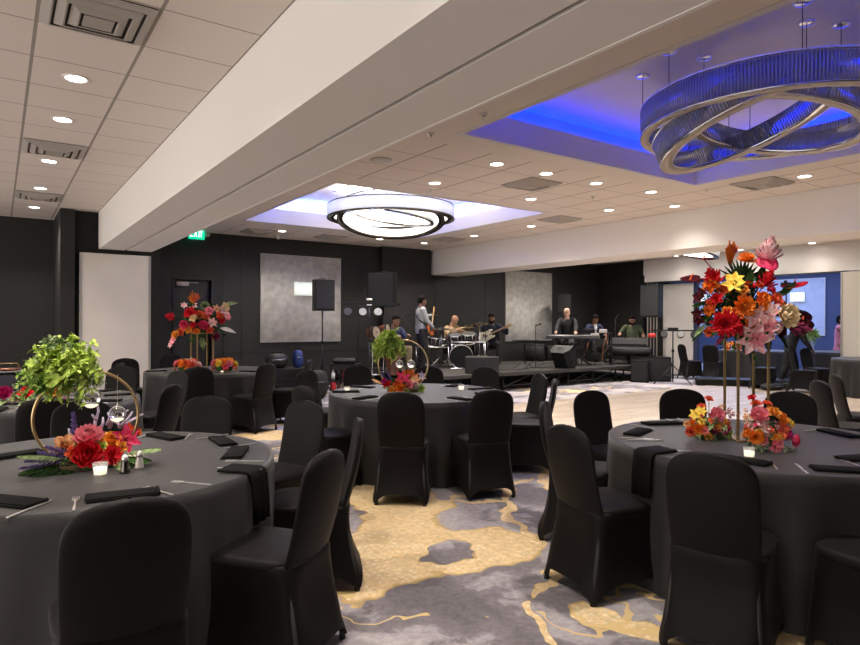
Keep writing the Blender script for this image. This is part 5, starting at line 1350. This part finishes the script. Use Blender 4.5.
t = thing('equipment_rack', 'cluttered rack of sound modules and cables between the keyboard and the mixing desk', 'equipment', (12.85, 10.9, ZS), toward(12.85,10.9))
b = MB(); b.box(-.42,.38,-.2,.2,.80,.83); b.box(-.42,.38,-.2,.2,.45,.48)
for x in (-.4,.36): b.box(x,x+.02,-.2,.2,0,.83)
b.build('frame', M['blackm'], t, smooth=False)
for x0,x1,z0,z1,mm in ((-.38,-.05,.83,.93,'blackp'),(.05,.25,.83,.92,'paneltrim'),(-.36,-.1,.48,.62,'blackp'),(-.02,.3,.48,.68,'grille'),(-.3,.1,.1,.3,'blackp')):
    b = MB(); b.bbox(x0,x1,-.17,.15,z0,z1,.01); b.build('module', M[mm], t, auto=30)
cb = mat('mixed_cable', (.25,.10,.04), .5)
for k in range(9):
    x = R.uniform(-.4,.35); b = MB(); b.tube([(x,-.2,R.uniform(.5,.9)),(x+R.uniform(-.1,.1),-.27,R.uniform(.4,.6)),(x+R.uniform(-.2,.2),-.24,R.uniform(.1,.3)),(x,-.22,.02)], .007, 5); b.build('cable', cb if k % 3 == 0 else M['blackp'], t)
t = thing('mixing_desk', 'sloping sound mixing desk on a case before the man in green', 'mixing desk', (13.75, 10.55, 0), toward(13.75,10.55,4))
b = MB(); b.box(-.55,.45,-.15,.45,.62,.66); 
for x in (-.5,.4):
    for y in (-.1,.4): b.box(x-.02,x+.02,y-.02,y+.02,ZS,.62)
b.build('table', M['blackp'], t, smooth=False)
b = MB(); b.add([(-.5,-.1,.93),(.42,-.1,.93),(.42,.42,.89),(-.5,.42,.89),(-.5,-.1,1.08),(.42,-.1,1.08),(.42,.42,.96),(-.5,.42,.96)],[(0,3,2,1),(4,5,6,7),(0,1,5,4),(1,2,6,5),(2,3,7,6),(3,0,4,7)]); b.build('desk_body', mat('mixer_grey', (.07,.07,.075), .4), t, smooth=False)
b = MB()
for i in range(16):
    for j in range(5): b.box(-.46+i*.055,-.44+i*.055,-.04+j*.09,-.02+j*.09,1.075-.020*j-.02,1.095-.020*j)
b.build('control_knobs', M['paneltrim'], t, smooth=False)
b = MB(); b.bbox(-.52,.44,-.12,.44,.66,.90,.02); b.build('flight_case', M['blackp'], t, auto=30)
b = MB(); b.bbox(-.52,.5,-.34,-.12,.64,.86,.05); b.build('draped_cover', M['bag'], t)

# ---- instruments
def guitar(loc, rot, bodym, label, neckm, strat=True):
    t = thing('electric_guitar', label, 'guitar', loc); t.scale = (.9,)*3; t.rotation_euler = rot
    out = []
    for k in range(40):
        a = 2*PI*k/40; x = .165*math.cos(a)*(1+.18*math.cos(2*a)) ; y = .215*math.sin(a); w = 1 - .22*math.exp(-((y-.02)/.07)**2)
        out.append((x*w*(1.0 if y < 0 else .86), y))
    if strat: out += []
    b = MB(); b.rings([[(x*.96,y*.97,-.02) for x,y in out],[(x,y,-.014) for x,y in out],[(x,y,.014) for x,y in out],[(x*.96,y*.97,.02) for x,y in out]]); b.build('body', bodym, t, auto=40)
    if strat:
        for sx in (-1,1):
            b = MB(); b.tube([(sx*.10,.15,0),(sx*.10,.24,0),(sx*.085,.27,0)], [.04,.028,.012], 8); b.M = Matrix.Identity(4); b.build('horn', bodym, t)
    b = MB(); b.bbox(-.024,.024,.14,.66,.014,.036,.006); b.build('neck', neckm, t)
    b = MB(); b.prism([(-.024,.66),(.024,.66),(.05,.72),(.035,.85),(-.03,.83)], .01, .03); h = b.build('headstock', neckm, t, smooth=False)
    b = MB()
    for k in range(6): b.ball((.05,.70+.024*k,.02), .009, 6, 4)
    b.build('tuning_pegs', M['dchrome'], h)
    b = MB(); b.prism([(-.06,-.12),(.06,-.12),(.07,.05),(.03,.13),(-.05,.1)], .02, .023); b.build('pickguard', M['ivory'] if strat else M['blackp'], t, smooth=False)
    b = MB(); b.box(-.035,.035,-.10,-.08,.022,.032); b.box(-.03,.03,-.03,-.015,.022,.03); b.box(-.03,.03,.05,.065,.022,.03); b.build('pickup', M['dchrome'], t, smooth=False)
    b = MB(); 
    for k in range(4): b.tube([(-.012+k*.008,-.09,.036),(-.012+k*.008,.68,.040)], .0012, 4)
    b.build('strings', M['dchrome'], t)
    return t
M['rosewood'] = mat('maple_neck', (.45,.28,.12), .4); M['sunburst'] = mat('sunburst_wood', (.42,.10,.025), .2, noise=.4, nscale=4, coat=.5); M['whiteg'] = mat('cream_guitar', (.80,.76,.62), .2, coat=.5)

# ---- clutter left of the stage
t = thing('equipment_cart', 'black cart of bottles and tagged boxes left of the light stand', 'cart', (5.75, 11.3, 0), toward(5.75, 11.3))
b = MB(); b.box(-.30,.30,-.2,.2,.08,.11); b.box(-.30,.30,-.2,.2,.62,.66)
for x in (-.29,.27):
    for y in (-.19,.17): b.box(x,x+.02,y,y+.02,.08,.66)
b.build('frame', M['blackm'], t, smooth=False)
b = MB(); b.bbox(-.25,.22,-.17,.17,.66,.76,.04); b.build('soft_case', M['bag'], t)
for k in range(4):
    b = MB(); b.M = Matrix.Translation((-.25+.5*(k%2), -.15+.3*(k//2), .04)) @ Matrix.Rotation(PI/2,4,'Y'); b.lathe([(.0001,-.015),(.04,-.015),(.04,.015),(.0001,.015)], 14, False); b.build('wheel', M['rubber'], t)
colsx = [('redp','red bottle'),('paper','white tagged box'),('redp','red box'),('head','cream bottle')]
for k in range(9):
    x = -.24 + (k % 5)*.115; z = .11 + (k//5)*.22; m = [M['redp'],M['paper'],M['conga'],M['blackp'],M['hide']][(k*2+k//5) % 5]
    b = MB()
    if k % 2: b.lathe([(.0001,0),(.04,0),(.04,.13),(.015,.17),(.015,.21),(.0001,.21)], 12, False)
    else: b.bbox(-.045,.045,-.05,.05,0,.19,.006)
    o = b.build('bottle' if k % 2 else 'small_box', m); o.location = Matrix.Translation((5.75,11.3,0)) @ Matrix.Rotation(toward(5.75,11.3),4,'Z') @ V((x,-.12,z + (.0 if z < .2 else .0)))
    tag(o, ['black and red lower item on the equipment cart, far left','pale lower bottle on the equipment cart, second from left','white or red lower box on the equipment cart, middle','lower bottle on the equipment cart, second from right','small lower box on the equipment cart, far right','upper bottle on the equipment cart, left','upper box on the equipment cart, second','upper bottle on the equipment cart, third','upper box on the equipment cart, right'][k], 'bottle' if k % 2 else 'box', 'items on the equipment cart')
    o.parent = None
b = MB(); b.box(-.29,.29,-.19,.19,.325,.335); b.build('shelf', M['blackm'], t, smooth=False)
# bags on a case near the wall
t = thing('equipment_case', 'low black case under the bags at the wall', 'case', (4.55, 11.6, 0), .1)
b = MB(); b.bbox(-.45,.45,-.25,.25,0,.60,.02); b.build('case_body', M['blackp'], t, auto=30)
b = MB(); b.box(-.46,.46,-.26,-.25,.28,.31); b.tube([(-.08,-.27,.4),(-.08,-.30,.4),(.08,-.30,.4),(.08,-.27,.4)], .008, 5); b.build('latch', M['blackm'], t, smooth=False)
def soft(loc, sc, m, label, name, cat):
    b = MB(); n = 20; rg = []
    for j in range(11):
        a = -PI/2 + PI*j/10; a = max(-1.5,min(1.5,a)); k_ = math.cos(a)**.5
        rg.append([(sc[0]*k_*sup(2*PI*i/n,3)[0]*(1+.06*math.sin(3*i+j)), sc[1]*k_*sup(2*PI*i/n,3)[1], sc[2]*(1+math.sin(a))) for i in range(n)])
    b.rings(rg); o = b.build('bag_body', m); t = thing(name, label, cat, loc); o.parent = t
    b = MB(); b.tube([(-sc[0]*.5,0,sc[2]*1.95),(-sc[0]*.3,0,sc[2]*2.3),(sc[0]*.3,0,sc[2]*2.3),(sc[0]*.5,0,sc[2]*1.95)], .012, 6); b.build('strap', M['blackp'], t)
    b = MB(); b.tube([(-sc[0]*.7,-sc[1]*1.02,sc[2]*1.2),(sc[0]*.7,-sc[1]*1.02,sc[2]*1.2)], .006, 5); b.build('zip', M['dchrome'], t)
soft((4.42,11.55,.60), (.20,.15,.14), M['bag'], 'rounded black bag on the case at the wall, left of the blue one', 'bag', 'bag')
soft((4.82,11.5,.60), (.09,.12,.17), mat('blue_nylon', (.01,.03,.16), .6, bump=.2, bscale=12), 'bright blue bag standing beside the rounded black bag', 'backpack', 'bag')
soft((5.1,11.2,0), (.2,.16,.28), M['bag'], 'tall black bag on the floor left of the equipment cart', 'bag', 'bag')
soft((13.9,11.9,ZS), (.14,.10,.08), M['paper'], 'small pale bag on the stage behind the keyboard', 'bag', 'bag')
b = MB(); b.tube([(11.0,12.7,ZS+.03),(11.15,12.62,ZS+.03)], .035, 8); 
# low platform and cases near the opening
b = MB(); b.bbox(-1.0,.75,-.3,.3,0,.17,.02); o = b.build('low_platform', M['blackp'], auto=30); o.location = (14.55,8.0,.0); o.rotation_euler = (0,0,toward(14.55,8.0,6)); tag(o, 'low black platform lying on the floor behind the gold poles', 'platform')
soft((14.75,7.25,.0), (.42,.24,.11), M['bag'], 'black duffel bag slumped on the floor at the end of the low platform', 'duffel_bag', 'bag')
soft((14.2,7.1,.0), (.3,.18,.08), M['bag'], 'flat black bag on the floor before the duffel bag', 'bag', 'bag')
soft((15.0,6.95,.0), (.09,.07,.07), M['paper'], 'small white bag on the floor beside the duffel bag', 'bag', 'bag')
# second microphone or camera stand in front of the blue-lit panel
tripod((15.35, 7.35, 0), 2.35, 'tall thin tripod standing before the blue-lit panel', .45, .2)
t = thing('video_camera', 'small black camera on top of the tall thin tripod', 'camera', (15.35, 7.35, 2.35), toward(15.35,7.35))
b = MB(); b.bbox(-.12,.10,-.06,.06,0,.11,.01); b.build('camera_body', M['blackp'], t); b = MB(); b.M = Matrix.Translation((.1,0,.05)) @ Matrix.Rotation(PI/2,4,'Y'); b.lathe([(.035,0),(.04,.08)], 12); b.build('lens', M['blackm'], t)
b = MB(); b.bbox(-.05,.02,-.04,.04,.11,.16,.01); b.build('viewfinder', M['blackp'], t)
# cables on the stage
for k, (pts, lab) in enumerate((([(9.3,10.9,ZS+.008),(9.8,10.6,ZS+.008),(10.6,11.0,ZS+.008),(11.2,10.8,ZS+.008)],'black cable lying across the middle of the stage'),([(11.5,11.6,ZS+.008),(12.2,12.0,ZS+.008),(13.0,11.9,ZS+.008)],'black cable lying behind the keyboard'))):
    b = MB(); b.tube(pts, .008, 6); tag(b.build('cable', M['rubber']), lab, 'cable')
# ------------------------------------------------------------------ people
def ik(a, b, l1, l2, pole):
    a, b, pole = V(a), V(b), V(pole); d = b - a; L = min(d.length, l1 + l2 - .005); u = d.normalized()
    b = a + u*L
    x = (l1*l1 - l2*l2 + L*L)/(2*L); h = math.sqrt(max(1e-6, l1*l1 - x*x))
    p = pole - u*pole.dot(u); p = p.normalized() if p.length > 1e-5 else u.orthogonal().normalized()
    return a + u*x + p*h, b
def seg(mb, pts, rad, n=14):
    # tapered limb with rounded ends
    pts = [V(p) for p in pts]; P = []; Q = []
    u0 = (pts[0]-pts[1]).normalized(); u1 = (pts[-1]-pts[-2]).normalized()
    for k in (3,2,1): a = k*PI/7; P.append(pts[0] + u0*rad[0]*math.sin(a)); Q.append(rad[0]*math.cos(a))
    for i in range(len(pts)):
        P.append(pts[i]); Q.append(rad[i])
        if i < len(pts)-1:
            for f in (.25,.5,.75):
                P.append(pts[i].lerp(pts[i+1], f)); Q.append(rad[i]*(1-f) + rad[i+1]*f + .10*math.sin(PI*f)*min(rad[i],rad[i+1]))
    for k in (1,2,3): a = k*PI/7; P.append(pts[-1] + u1*rad[-1]*math.sin(a)); Q.append(rad[-1]*math.cos(a))
    mb.tube(P, Q, n)
def torso(mb, spine, widths, depths, side):
    rings = []; n = 22
    for p, w, d in zip(spine, widths, depths):
        p = V(p); rings.append([tuple(p + side*(w*math.cos(2*PI*k/n)) + FWD*(d*math.sin(2*PI*k/n))) for k in range(n)])
    mb.rings(rings)
FWD = V((0,1,0))
def remesh(mb, name, m, parent, vox, it=6):
    o = mb.build(name, m, parent)
    md = o.modifiers.new('r', 'REMESH'); md.mode = 'VOXEL'; md.voxel_size = vox; md.use_smooth_shade = True
    if it: s_ = o.modifiers.new('s', 'SMOOTH'); s_.iterations = it; s_.factor = .5
    dg = bpy.context.evaluated_depsgraph_get(); me = bpy.data.meshes.new_from_object(o.evaluated_get(dg))
    o.modifiers.clear(); o.data = me
    me.polygons.foreach_set('use_smooth', [True]*len(me.polygons)); return o
def hand(mb, w, d, pn, curl=.6, s=1):
    # palm and five separate fingers; w wrist, d pointing direction, pn palm normal
    w = V(w); d = V(d).normalized(); pn = V(pn); pn = (pn - d*pn.dot(d)).normalized(); sd = d.cross(pn)*s
    pal = []; n = 12
    for f, ww, tt in ((0,.026,.018),(.35,.036,.016),(.75,.041,.014),(1,.040,.011)):
        c = w + d*(.09*f); pal.append([tuple(c + sd*(ww*math.cos(2*PI*k/n)) + pn*(tt*math.sin(2*PI*k/n))) for k in range(n)])
    mb.rings(pal)
    for i, L in enumerate((.070,.080,.075,.058)):
        b0 = w + d*.082 + sd*(.030 - .020*i); dd = d; p = b0; pts = [w + d*.06 + sd*(.028-.019*i), b0]; 
        for k, q in enumerate((.45,.32,.25)):
            a = curl*(.5+.35*k); dd = (d*math.cos(a*1.0*(k+1)*.7) + pn*math.sin(a*(k+1)*.7)); p = p + dd*L*q; pts.append(p)
        mb.tube(pts, [.009,.009,.0085,.008,.006], 8)
    b0 = w + d*.025 + sd*.028; t1 = b0 + (d*.55+sd*.8+pn*.2).normalized()*.035; t2 = t1 + (d*.8+sd*.35+pn*.45).normalized()*.030; mb.tube([w+d*.015+sd*.01, b0, t1, t2], [.013,.012,.010,.008], 8)
def person(label, loc, rz, sit, skin, shirt, pants, hairm, lh, rh, sleeve=1.0, head=(0,0), lean=.0, bald=False, scale=1., beard=None, jacket=None, feet=None, seat=.47, name='person', hairl=0, turn=0, skirt=None, belly=0):
    t = thing(name, label, 'person', loc, rz); t.scale = (scale,)*3
    side = V((1,0,0))
    hipz = (seat + .09) if sit else .95; tl = lean
    hip = V((0,0,hipz)); chest = hip + V((0, math.sin(tl)*.36, math.cos(tl)*.36)); neck = hip + V((0, math.sin(tl*1.15)*.53, math.cos(tl*1.15)*.53)); hd = neck + V((0, .015+math.sin(tl+head[0])*.15, math.cos(head[0]*.6)*.155))
    arms = {}
    for s, tgt in ((-1, lh), (1, rh)):
        sh = neck + V((s*.185, 0, -.055)); el, wr = ik(sh, tgt, .285, .25, (s*.7, -.5, -1)); arms[s] = (sh, el, wr)
    legs = {}
    for s in (-1, 1):
        hp = hip + V((s*.095, 0, -.02))
        if feet: an = V(feet[0 if s < 0 else 1])
        else: an = V((s*.13, .46 if sit else .0, .085))
        kn, an = ik(hp, an, .43, .43, (s*.25, 1, .4)); legs[s] = (hp, kn, an)
    # one continuous skin surface
    b = MB()
    torso(b, [hip+V((0,0,-.07)), hip+V((0,0,.02)), hip.lerp(chest,.45), chest, neck+V((0,-.0,-.07)), neck+V((0,0,-.02))], [.13,.165,.14,.165,.165,.07], [.09,.115,.10+belly,.115,.085,.06], side)
    seg(b, [neck+V((0,-.01,-.06)), neck+V((0,.01,.06))], [.058,.052])
    up = (hd - neck).normalized()
    hm = Matrix.Translation(hd) @ Matrix.Rotation(turn,4,'Z') @ Matrix.Rotation(-head[0],4,'X')
    prof = [(-.118,.030,.028,.045),(-.105,.050,.045,.035),(-.08,.060,.062,.020),(-.045,.068,.080,.010),(0,.074,.092,0),(.045,.077,.096,-.004),(.08,.070,.088,-.008),(.105,.050,.062,-.010),(.118,.022,.028,-.010)]
    hb = MB(); hb.M = hm; n = 22
    hb.rings([[(wx*math.cos(2*PI*k/n), cy + dy*math.sin(2*PI*k/n), z) for k in range(n)] for z, wx, dy, cy in prof])
    hb.tube([(0,.088,.018),(0,.104,-.008),(0,.112,-.026),(0,.095,-.036)], [.008,.011,.015,.011], 8)      # nose
    hb.ball((0,.088,-.062), .018, 10, 6, (1.2,.6,.5)); hb.ball((0,.076,-.098), .024, 10, 6, (1,.8,.8)); hb.ball((0,.086,.028), .05, 12, 6, (1.1,.25,.28))
    for s in (-1,1): hb.ball((s*.078,-.002,-.008), .03, 10, 8, (.35,.65,1.05))
    b.v += []; base = len(b.v); b.v += hb.v; b.f += [tuple(i+base for i in f) for f in hb.f]; b.m += hb.m
    for s in (-1, 1):
        sh, el, wr = arms[s]; seg(b, [sh, el], [.052,.040]); seg(b, [el, wr], [.041,.027])
        dr = (wr - el).normalized(); hand(b, wr, (dr + V((0,.2,-.1))).normalized(), V((-s*.45,0,-1)), .7, -s)
        hp, kn, an = legs[s]; seg(b, [hp, kn], [.085,.058]); seg(b, [kn, an], [.058,.038])
        seg(b, [an+V((0,-.02,-.03)), an+V((0,.10,-.055))], [.036,.03])
    remesh(b, 'body', skin, t, .0085, 3)
    # shirt
    b = MB(); e = .014
    torso(b, [hip+V((0,0,-.06 if sit else -.10)), hip+V((0,0,.02)), hip.lerp(chest,.45), chest, neck+V((0,-.0,-.07)), neck+V((0,0,-.015))], [.17,.182,.165+belly*.5,.182,.18,.075], [.12,.135,.125+belly,.132,.10,.068], side)
    for s in (-1, 1):
        sh, el, wr = arms[s]; seg(b, [sh+V((-s*.05,0,.005)), sh, sh.lerp(el, min(1, sleeve*1.6))], [.07,.066,.056])
        if sleeve > .6: seg(b, [el, el.lerp(wr, .93)], [.055,.040])
    remesh(b, 'jacket' if jacket else 'shirt', jacket or shirt, t, .012, 3)
    if jacket:
        b = MB(); c = neck.lerp(chest, .5) + V((0,.128,0)); b.rings([[(c.x-.035,c.y-.03,c.z+.10),(c.x+.035,c.y-.03,c.z+.10),(c.x+.035,c.y-.05,c.z+.10),(c.x-.035,c.y-.05,c.z+.10)],[(c.x-.04,c.y+.002,c.z),(c.x+.04,c.y+.002,c.z),(c.x+.04,c.y-.02,c.z),(c.x-.04,c.y-.02,c.z)],[(c.x-.01,c.y+.012,c.z-.16),(c.x+.01,c.y+.012,c.z-.16),(c.x+.01,c.y-.01,c.z-.16),(c.x-.01,c.y-.01,c.z-.16)]]); b.build('shirt_front', shirt, t, smooth=False)
        b = MB(); b.rings([[(c.x-.008,c.y+.006-.02,c.z+.07),(c.x+.008,c.y+.006-.02,c.z+.07),(c.x+.008,c.y-.03,c.z+.07),(c.x-.008,c.y-.03,c.z+.07)],[(c.x-.012,c.y+.02,c.z-.10),(c.x+.012,c.y+.02,c.z-.10),(c.x+.012,c.y,c.z-.10),(c.x-.012,c.y,c.z-.10)]]); b.build('necktie', M['blackp'], t, smooth=False)
    # trousers
    b = MB()
    torso(b, [hip+V((0,0,-.09)), hip+V((0,0,-.03)), hip+V((0,0,.05))], [.15,.178,.165], [.10,.13,.118], side)
    for s in (-1, 1):
        hp, kn, an = legs[s]; seg(b, [hp, kn], [.100,.075]); seg(b, [kn, kn.lerp(an,.93)], [.073,.056])
    if skirt:
        b = MB(); torso(b, [hip+V((0,0,.08)), hip+V((0,0,-.1)), hip+V((0,.0,-.5))], [.15,.19,.24], [.11,.15,.2], side)
    remesh(b, 'skirt' if skirt else 'trousers', pants, t, .013, 3)
    for s in (-1, 1):
        an = legs[s][2]; b = MB(); seg(b, [an+V((0,-.045,-.05)), an+V((0,.04,-.05)), an+V((0,.15,-.062))], [.036,.042,.030]); seg(b, [an+V((0,-.01,-.0)), an+V((0,0,-.04))], [.05,.05]); remesh(b, 'shoe', M['blackp'] if name != 'x' else M['paper'], t, .012, 2)
    # hair, brows, eyes, mouth
    if not bald:
        b = MB(); b.M = hm; rg = []; n = 22
        for z, wx, dy, cy in [(-.055-hairl,.070,.052,-.042),(-.01,.083,.075,-.030),(.035,.086,.090,-.018),(.07,.084,.102,-.008),(.10,.068,.088,-.010),(.125,.042,.055,-.012),(.135,.012,.018,-.012)]:
            rg.append([(wx*math.cos(2*PI*k/n), cy + dy*math.sin(2*PI*k/n), z) for k in range(n)])
        b.rings(rg); b.build('hair', hairm, t)
    eb = MB(); eb.M = hm
    for s in (-1,1): eb.ball((s*.030,.083,.012), .0125, 10, 6, (1.1,.5,.7))
    eb.build('eyes', M['eyew'], t)
    eb = MB(); eb.M = hm
    for s in (-1,1): eb.ball((s*.030,.0885,.012), .0062, 8, 6); eb.tube([(s*.014,.097,.033),(s*.030,.098,.038),(s*.048,.088,.032)], .0045, 6)
    eb.build('eyebrows', M['hair'], t)
    eb = MB(); eb.M = hm; eb.tube([(-.025,.090,-.062),(0,.100,-.064),(.025,.090,-.062)], .0055, 6); eb.build('mouth', M['lip'], t)
    if beard:
        b = MB(); b.M = hm; b.rings([[(wx*math.cos(PI*k/14), cy + dy*math.sin(PI*k/14), z) for k in range(15)] + [(wx*.9*math.cos(PI*k/14), cy + (dy-.02)*math.sin(PI*k/14), z) for k in range(14,-1,-1)] for z, wx, dy, cy in [(-.135,.028,.05,.045),(-.115,.055,.062,.036),(-.085,.068,.078,.022),(-.055,.073,.086,.010),(-.035,.074,.03,.008)]]); b.build('beard', beard, t)
    return t, arms
M['eyew'] = mat('eye_white', (.7,.68,.65), .3); M['lip'] = mat('lip', (.28,.07,.06), .5); M['hair'] = mat('black_hair', (.008,.0065,.006), .85, spec=.08)
SK1 = mat('skin_brown', (.20,.095,.055), .5, bump=.05, bscale=150); SK2 = mat('skin_tan', (.36,.19,.12), .5, bump=.05, bscale=150); SK3 = mat('skin_dark', (.07,.035,.022), .5); SK4 = mat('skin_light', (.50,.30,.21), .5)
def clothm(n, c): return mat(n, c, .8, noise=.08, bump=.25, bscale=14)
BLK = clothm('black_trousers', (.008,.008,.010)); 
def face(x, y, off=0): return math.atan2(-(-x), -y) + math.radians(off) if False else math.atan2(x, -y) + math.radians(off)   # local +Y turned to the viewer
def hold(g, loc, rz, c, n, f):
    n = V(n).normalized(); f = V(f); f = (f - n*f.dot(n)).normalized(); x = n.cross(f)
    m = Matrix((x, n, f)).transposed().to_4x4(); m = m @ Matrix.Scale(.9, 4); m.translation = V(c)
    g.matrix_basis = Matrix.Translation(loc) @ Matrix.Rotation(rz,4,'Z') @ m
# standing guitarist in grey, seen from behind-right
gx, gy = 8.15, 12.15; rz = face(gx, gy) + math.radians(108)
p1, a1 = person('standing guitarist in a light grey sweater and black trousers, turned to the right', (gx, gy, ZS), rz, False, SK1, clothm('grey_sweater', (.30,.31,.32)), BLK, M['hair'], (-.30,.38,1.30), (.14,.27,1.0), head=(.12,0), scale=.97)
g = guitar((0,0,0), (0,0,0), M['sunburst'], 'sunburst electric guitar held upright by the standing man in grey', M['rosewood'], False)
hold(g, (gx,gy,ZS), rz, (.13,.20,.95), (-.62,.30,.62), (.75,.65,.1))
b = MB(); b.tube([(.19,.08,1.02),(.14,-.08,1.14),(.04,-.145,1.28),(-.08,-.115,1.40),(-.125,-.01,1.445),(-.11,.10,1.36),(-.04,.15,1.2),(.06,.18,1.08)], .014, 6); q = b.build('guitar_strap', M['blackp']); q.matrix_basis = Matrix.Translation((gx,gy,ZS)) @ Matrix.Rotation(rz,4,'Z'); tag(q, 'black guitar strap across the back of the man in grey', 'strap')
# percussionist
px_, py_ = 7.10, 11.75
person('seated percussion player in a dark blue shirt behind the lime greenery', (px_, py_, ZS), face(px_, py_, 35), True, SK1, clothm('navy_shirt', (.015,.022,.07)), clothm('khaki_trousers', (.16,.12,.07)), M['hair'], (-.12,.46,.80), (.2,.44,.78), sleeve=.45, head=(.25,0), lean=.18, seat=.36)
stl = thing('stool', 'stool under the percussion player in blue', 'stool', (px_, py_, ZS)); b = MB(); b.lathe([(.0001,.32),(.17,.32),(.17,.36),(.0001,.36)], 18, False); b.build('seat', M['blackp'], stl); b = MB()
for k in range(4): b.tube([(.1*math.cos(k*1.57+.8),.1*math.sin(k*1.57+.8),.32),(.17*math.cos(k*1.57+.8),.17*math.sin(k*1.57+.8),0)], .012, 6)
b.build('legs', M['blackm'], stl)
# drummer
person('seated bald drummer in a tan shirt behind the drum kit', (9.28, 12.55, ZS), face(9.4, 12.6, 40), True, SK2, clothm('tan_shirt', (.52,.38,.22)), BLK, M['hair'], (-.18,.48,.92), (.16,.46,.90), sleeve=.5, head=(.5,0), lean=.16, bald=True, seat=.38, scale=1.0)
for k, (s_, lab) in enumerate(((-1,'wooden drumstick in the drummer\'s left hand'),(1,'wooden drumstick in the drummer\'s right hand'))):
    b = MB(); b.tube([(s_*.15,.48,.90),(s_*.05,.82,.86)], [.008,.005], 6); q = b.build('drumstick', M['rosewood']); q.matrix_basis = Matrix.Translation((9.28,12.55,ZS)) @ Matrix.Rotation(face(9.4,12.6,40),4,'Z'); tag(q, lab, 'drumstick')
# seated guitarist with the white guitar
sx_, sy_ = 10.72, 12.62; rz = face(sx_, sy_, -5)
person('seated bearded guitarist in a dark navy shirt playing a cream guitar', (sx_, sy_, ZS), rz, True, SK1, clothm('dark_navy_shirt', (.012,.017,.035)), clothm('dark_jeans', (.012,.012,.016)), M['hair'], (-.42,.34,.93), (.16,.27,.75), sleeve=1., head=(.1,0), lean=.05, beard=M['hair'], feet=((-.22,.42,.085),(.10,.36,.085)), seat=.42)
g = guitar((0,0,0), (0,0,0), M['whiteg'], 'cream electric guitar held by the seated bearded man', M['rosewood'], True)
hold(g, (sx_,sy_,ZS), rz, (.14,.25,.72), (-.86,.12,.42), (0,1,.1))
def chairbox(x, y, rz, label, h=.41):
    t = thing('folding_chair', label, 'chair', (x, y, ZS), rz)
    b = MB(); b.bbox(-.2,.2,-.2,.2,h-.03,h,.01); b.build('seat', M['blackp'], t)
    b = MB(); b.bbox(-.2,.2,-.24,-.22,.6,.86,.008); b.build('backrest', M['blackp'], t)
    for sx in (-1,1): b = MB(); b.tube([(sx*.19,-.24,.86),(sx*.19,-.2,h-.03),(sx*.19,.2,.0)], .01, 6); b.build('leg', M['blackm'], t); b = MB(); b.tube([(sx*.19,.18,h-.03),(sx*.19,-.22,.0)], .01, 6); b.build('leg', M['blackm'], t)
chairbox(sx_, sy_, rz, 'black folding chair under the bearded guitarist')
# keyboard player
kx, ky = 12.38, 11.5
person('bald keyboard player in a black shirt behind the keyboard', (kx, ky, ZS), face(kx, ky, -8), True, SK4, clothm('black_shirt', (.008,.008,.009)), BLK, M['hair'], (-.28,.47,.87), (.22,.47,.87), sleeve=.95, head=(.25,0), lean=.05, bald=True, seat=.58)
stl = thing('keyboard_stool', 'stool under the bald keyboard player', 'stool', (kx, ky, ZS)); b = MB(); b.bbox(-.22,.22,-.17,.17,.50,.57,.02); b.build('seat', M['blackp'], stl); b = MB(); b.tube([(-.2,-.15,0),(.2,.15,.5)], .015, 6); b.tube([(.2,-.15,0),(-.2,.15,.5)], .015, 6); b.build('legs', M['blackm'], stl)
# man in suit
kx, ky = 13.95, 11.98; person('seated man in a navy suit with white shirt and dark tie, looking down', (kx, ky, ZS), face(kx, ky, 25), True, SK1, clothm('white_shirt', (.75,.75,.76)), BLK, M['hair'], (-.18,.40,.75), (.18,.40,.75), head=(.35,0), lean=.12, jacket=clothm('navy_suit', (.012,.018,.06)), seat=.42)
chairbox(kx, ky, face(kx, ky, 25), 'black chair under the man in the navy suit')
# man in green
kx, ky = 14.60, 11.15; person('man in an olive green t-shirt leaning at the mixing desk', (kx, ky, ZS), face(kx, ky, 6), True, SK2, clothm('olive_shirt', (.055,.075,.035)), BLK, M['hair'], (-.26,.36,.74), (.36,.36,.78), sleeve=.42, head=(.35,0), lean=-.02, seat=.40, belly=.03, beard=M['hair'])
chairbox(kx, ky, face(kx, ky, 6), 'black chair under the man in the olive t-shirt')
# figure in black behind the tall bouquet, woman at the far right
kx, ky = 15.05, 7.12; person('person in black standing bent forward behind the dark red blooms of the tall bouquet', (kx, ky, 0), face(kx, ky, 90), False, SK3, clothm('black_top', (.010,.010,.012)), BLK, M['hair'], (-.12,.42,.92), (.14,.42,.90), sleeve=1, lean=.35, feet=((-.16,.14,.085),(.14,-.22,.085)))
kx, ky = 19.3, 7.80; person('woman in a pink sleeveless dress standing at the edge of the cream partition', (kx, ky, 0), face(kx, ky, 80), False, SK1, clothm('pink_dress', (.55,.18,.22)), clothm('pink_skirt', (.50,.16,.20)), M['hair'], (-.10,.42,1.12), (.15,.40,1.10), sleeve=.1, hairl=.03, skirt=True, scale=.97)
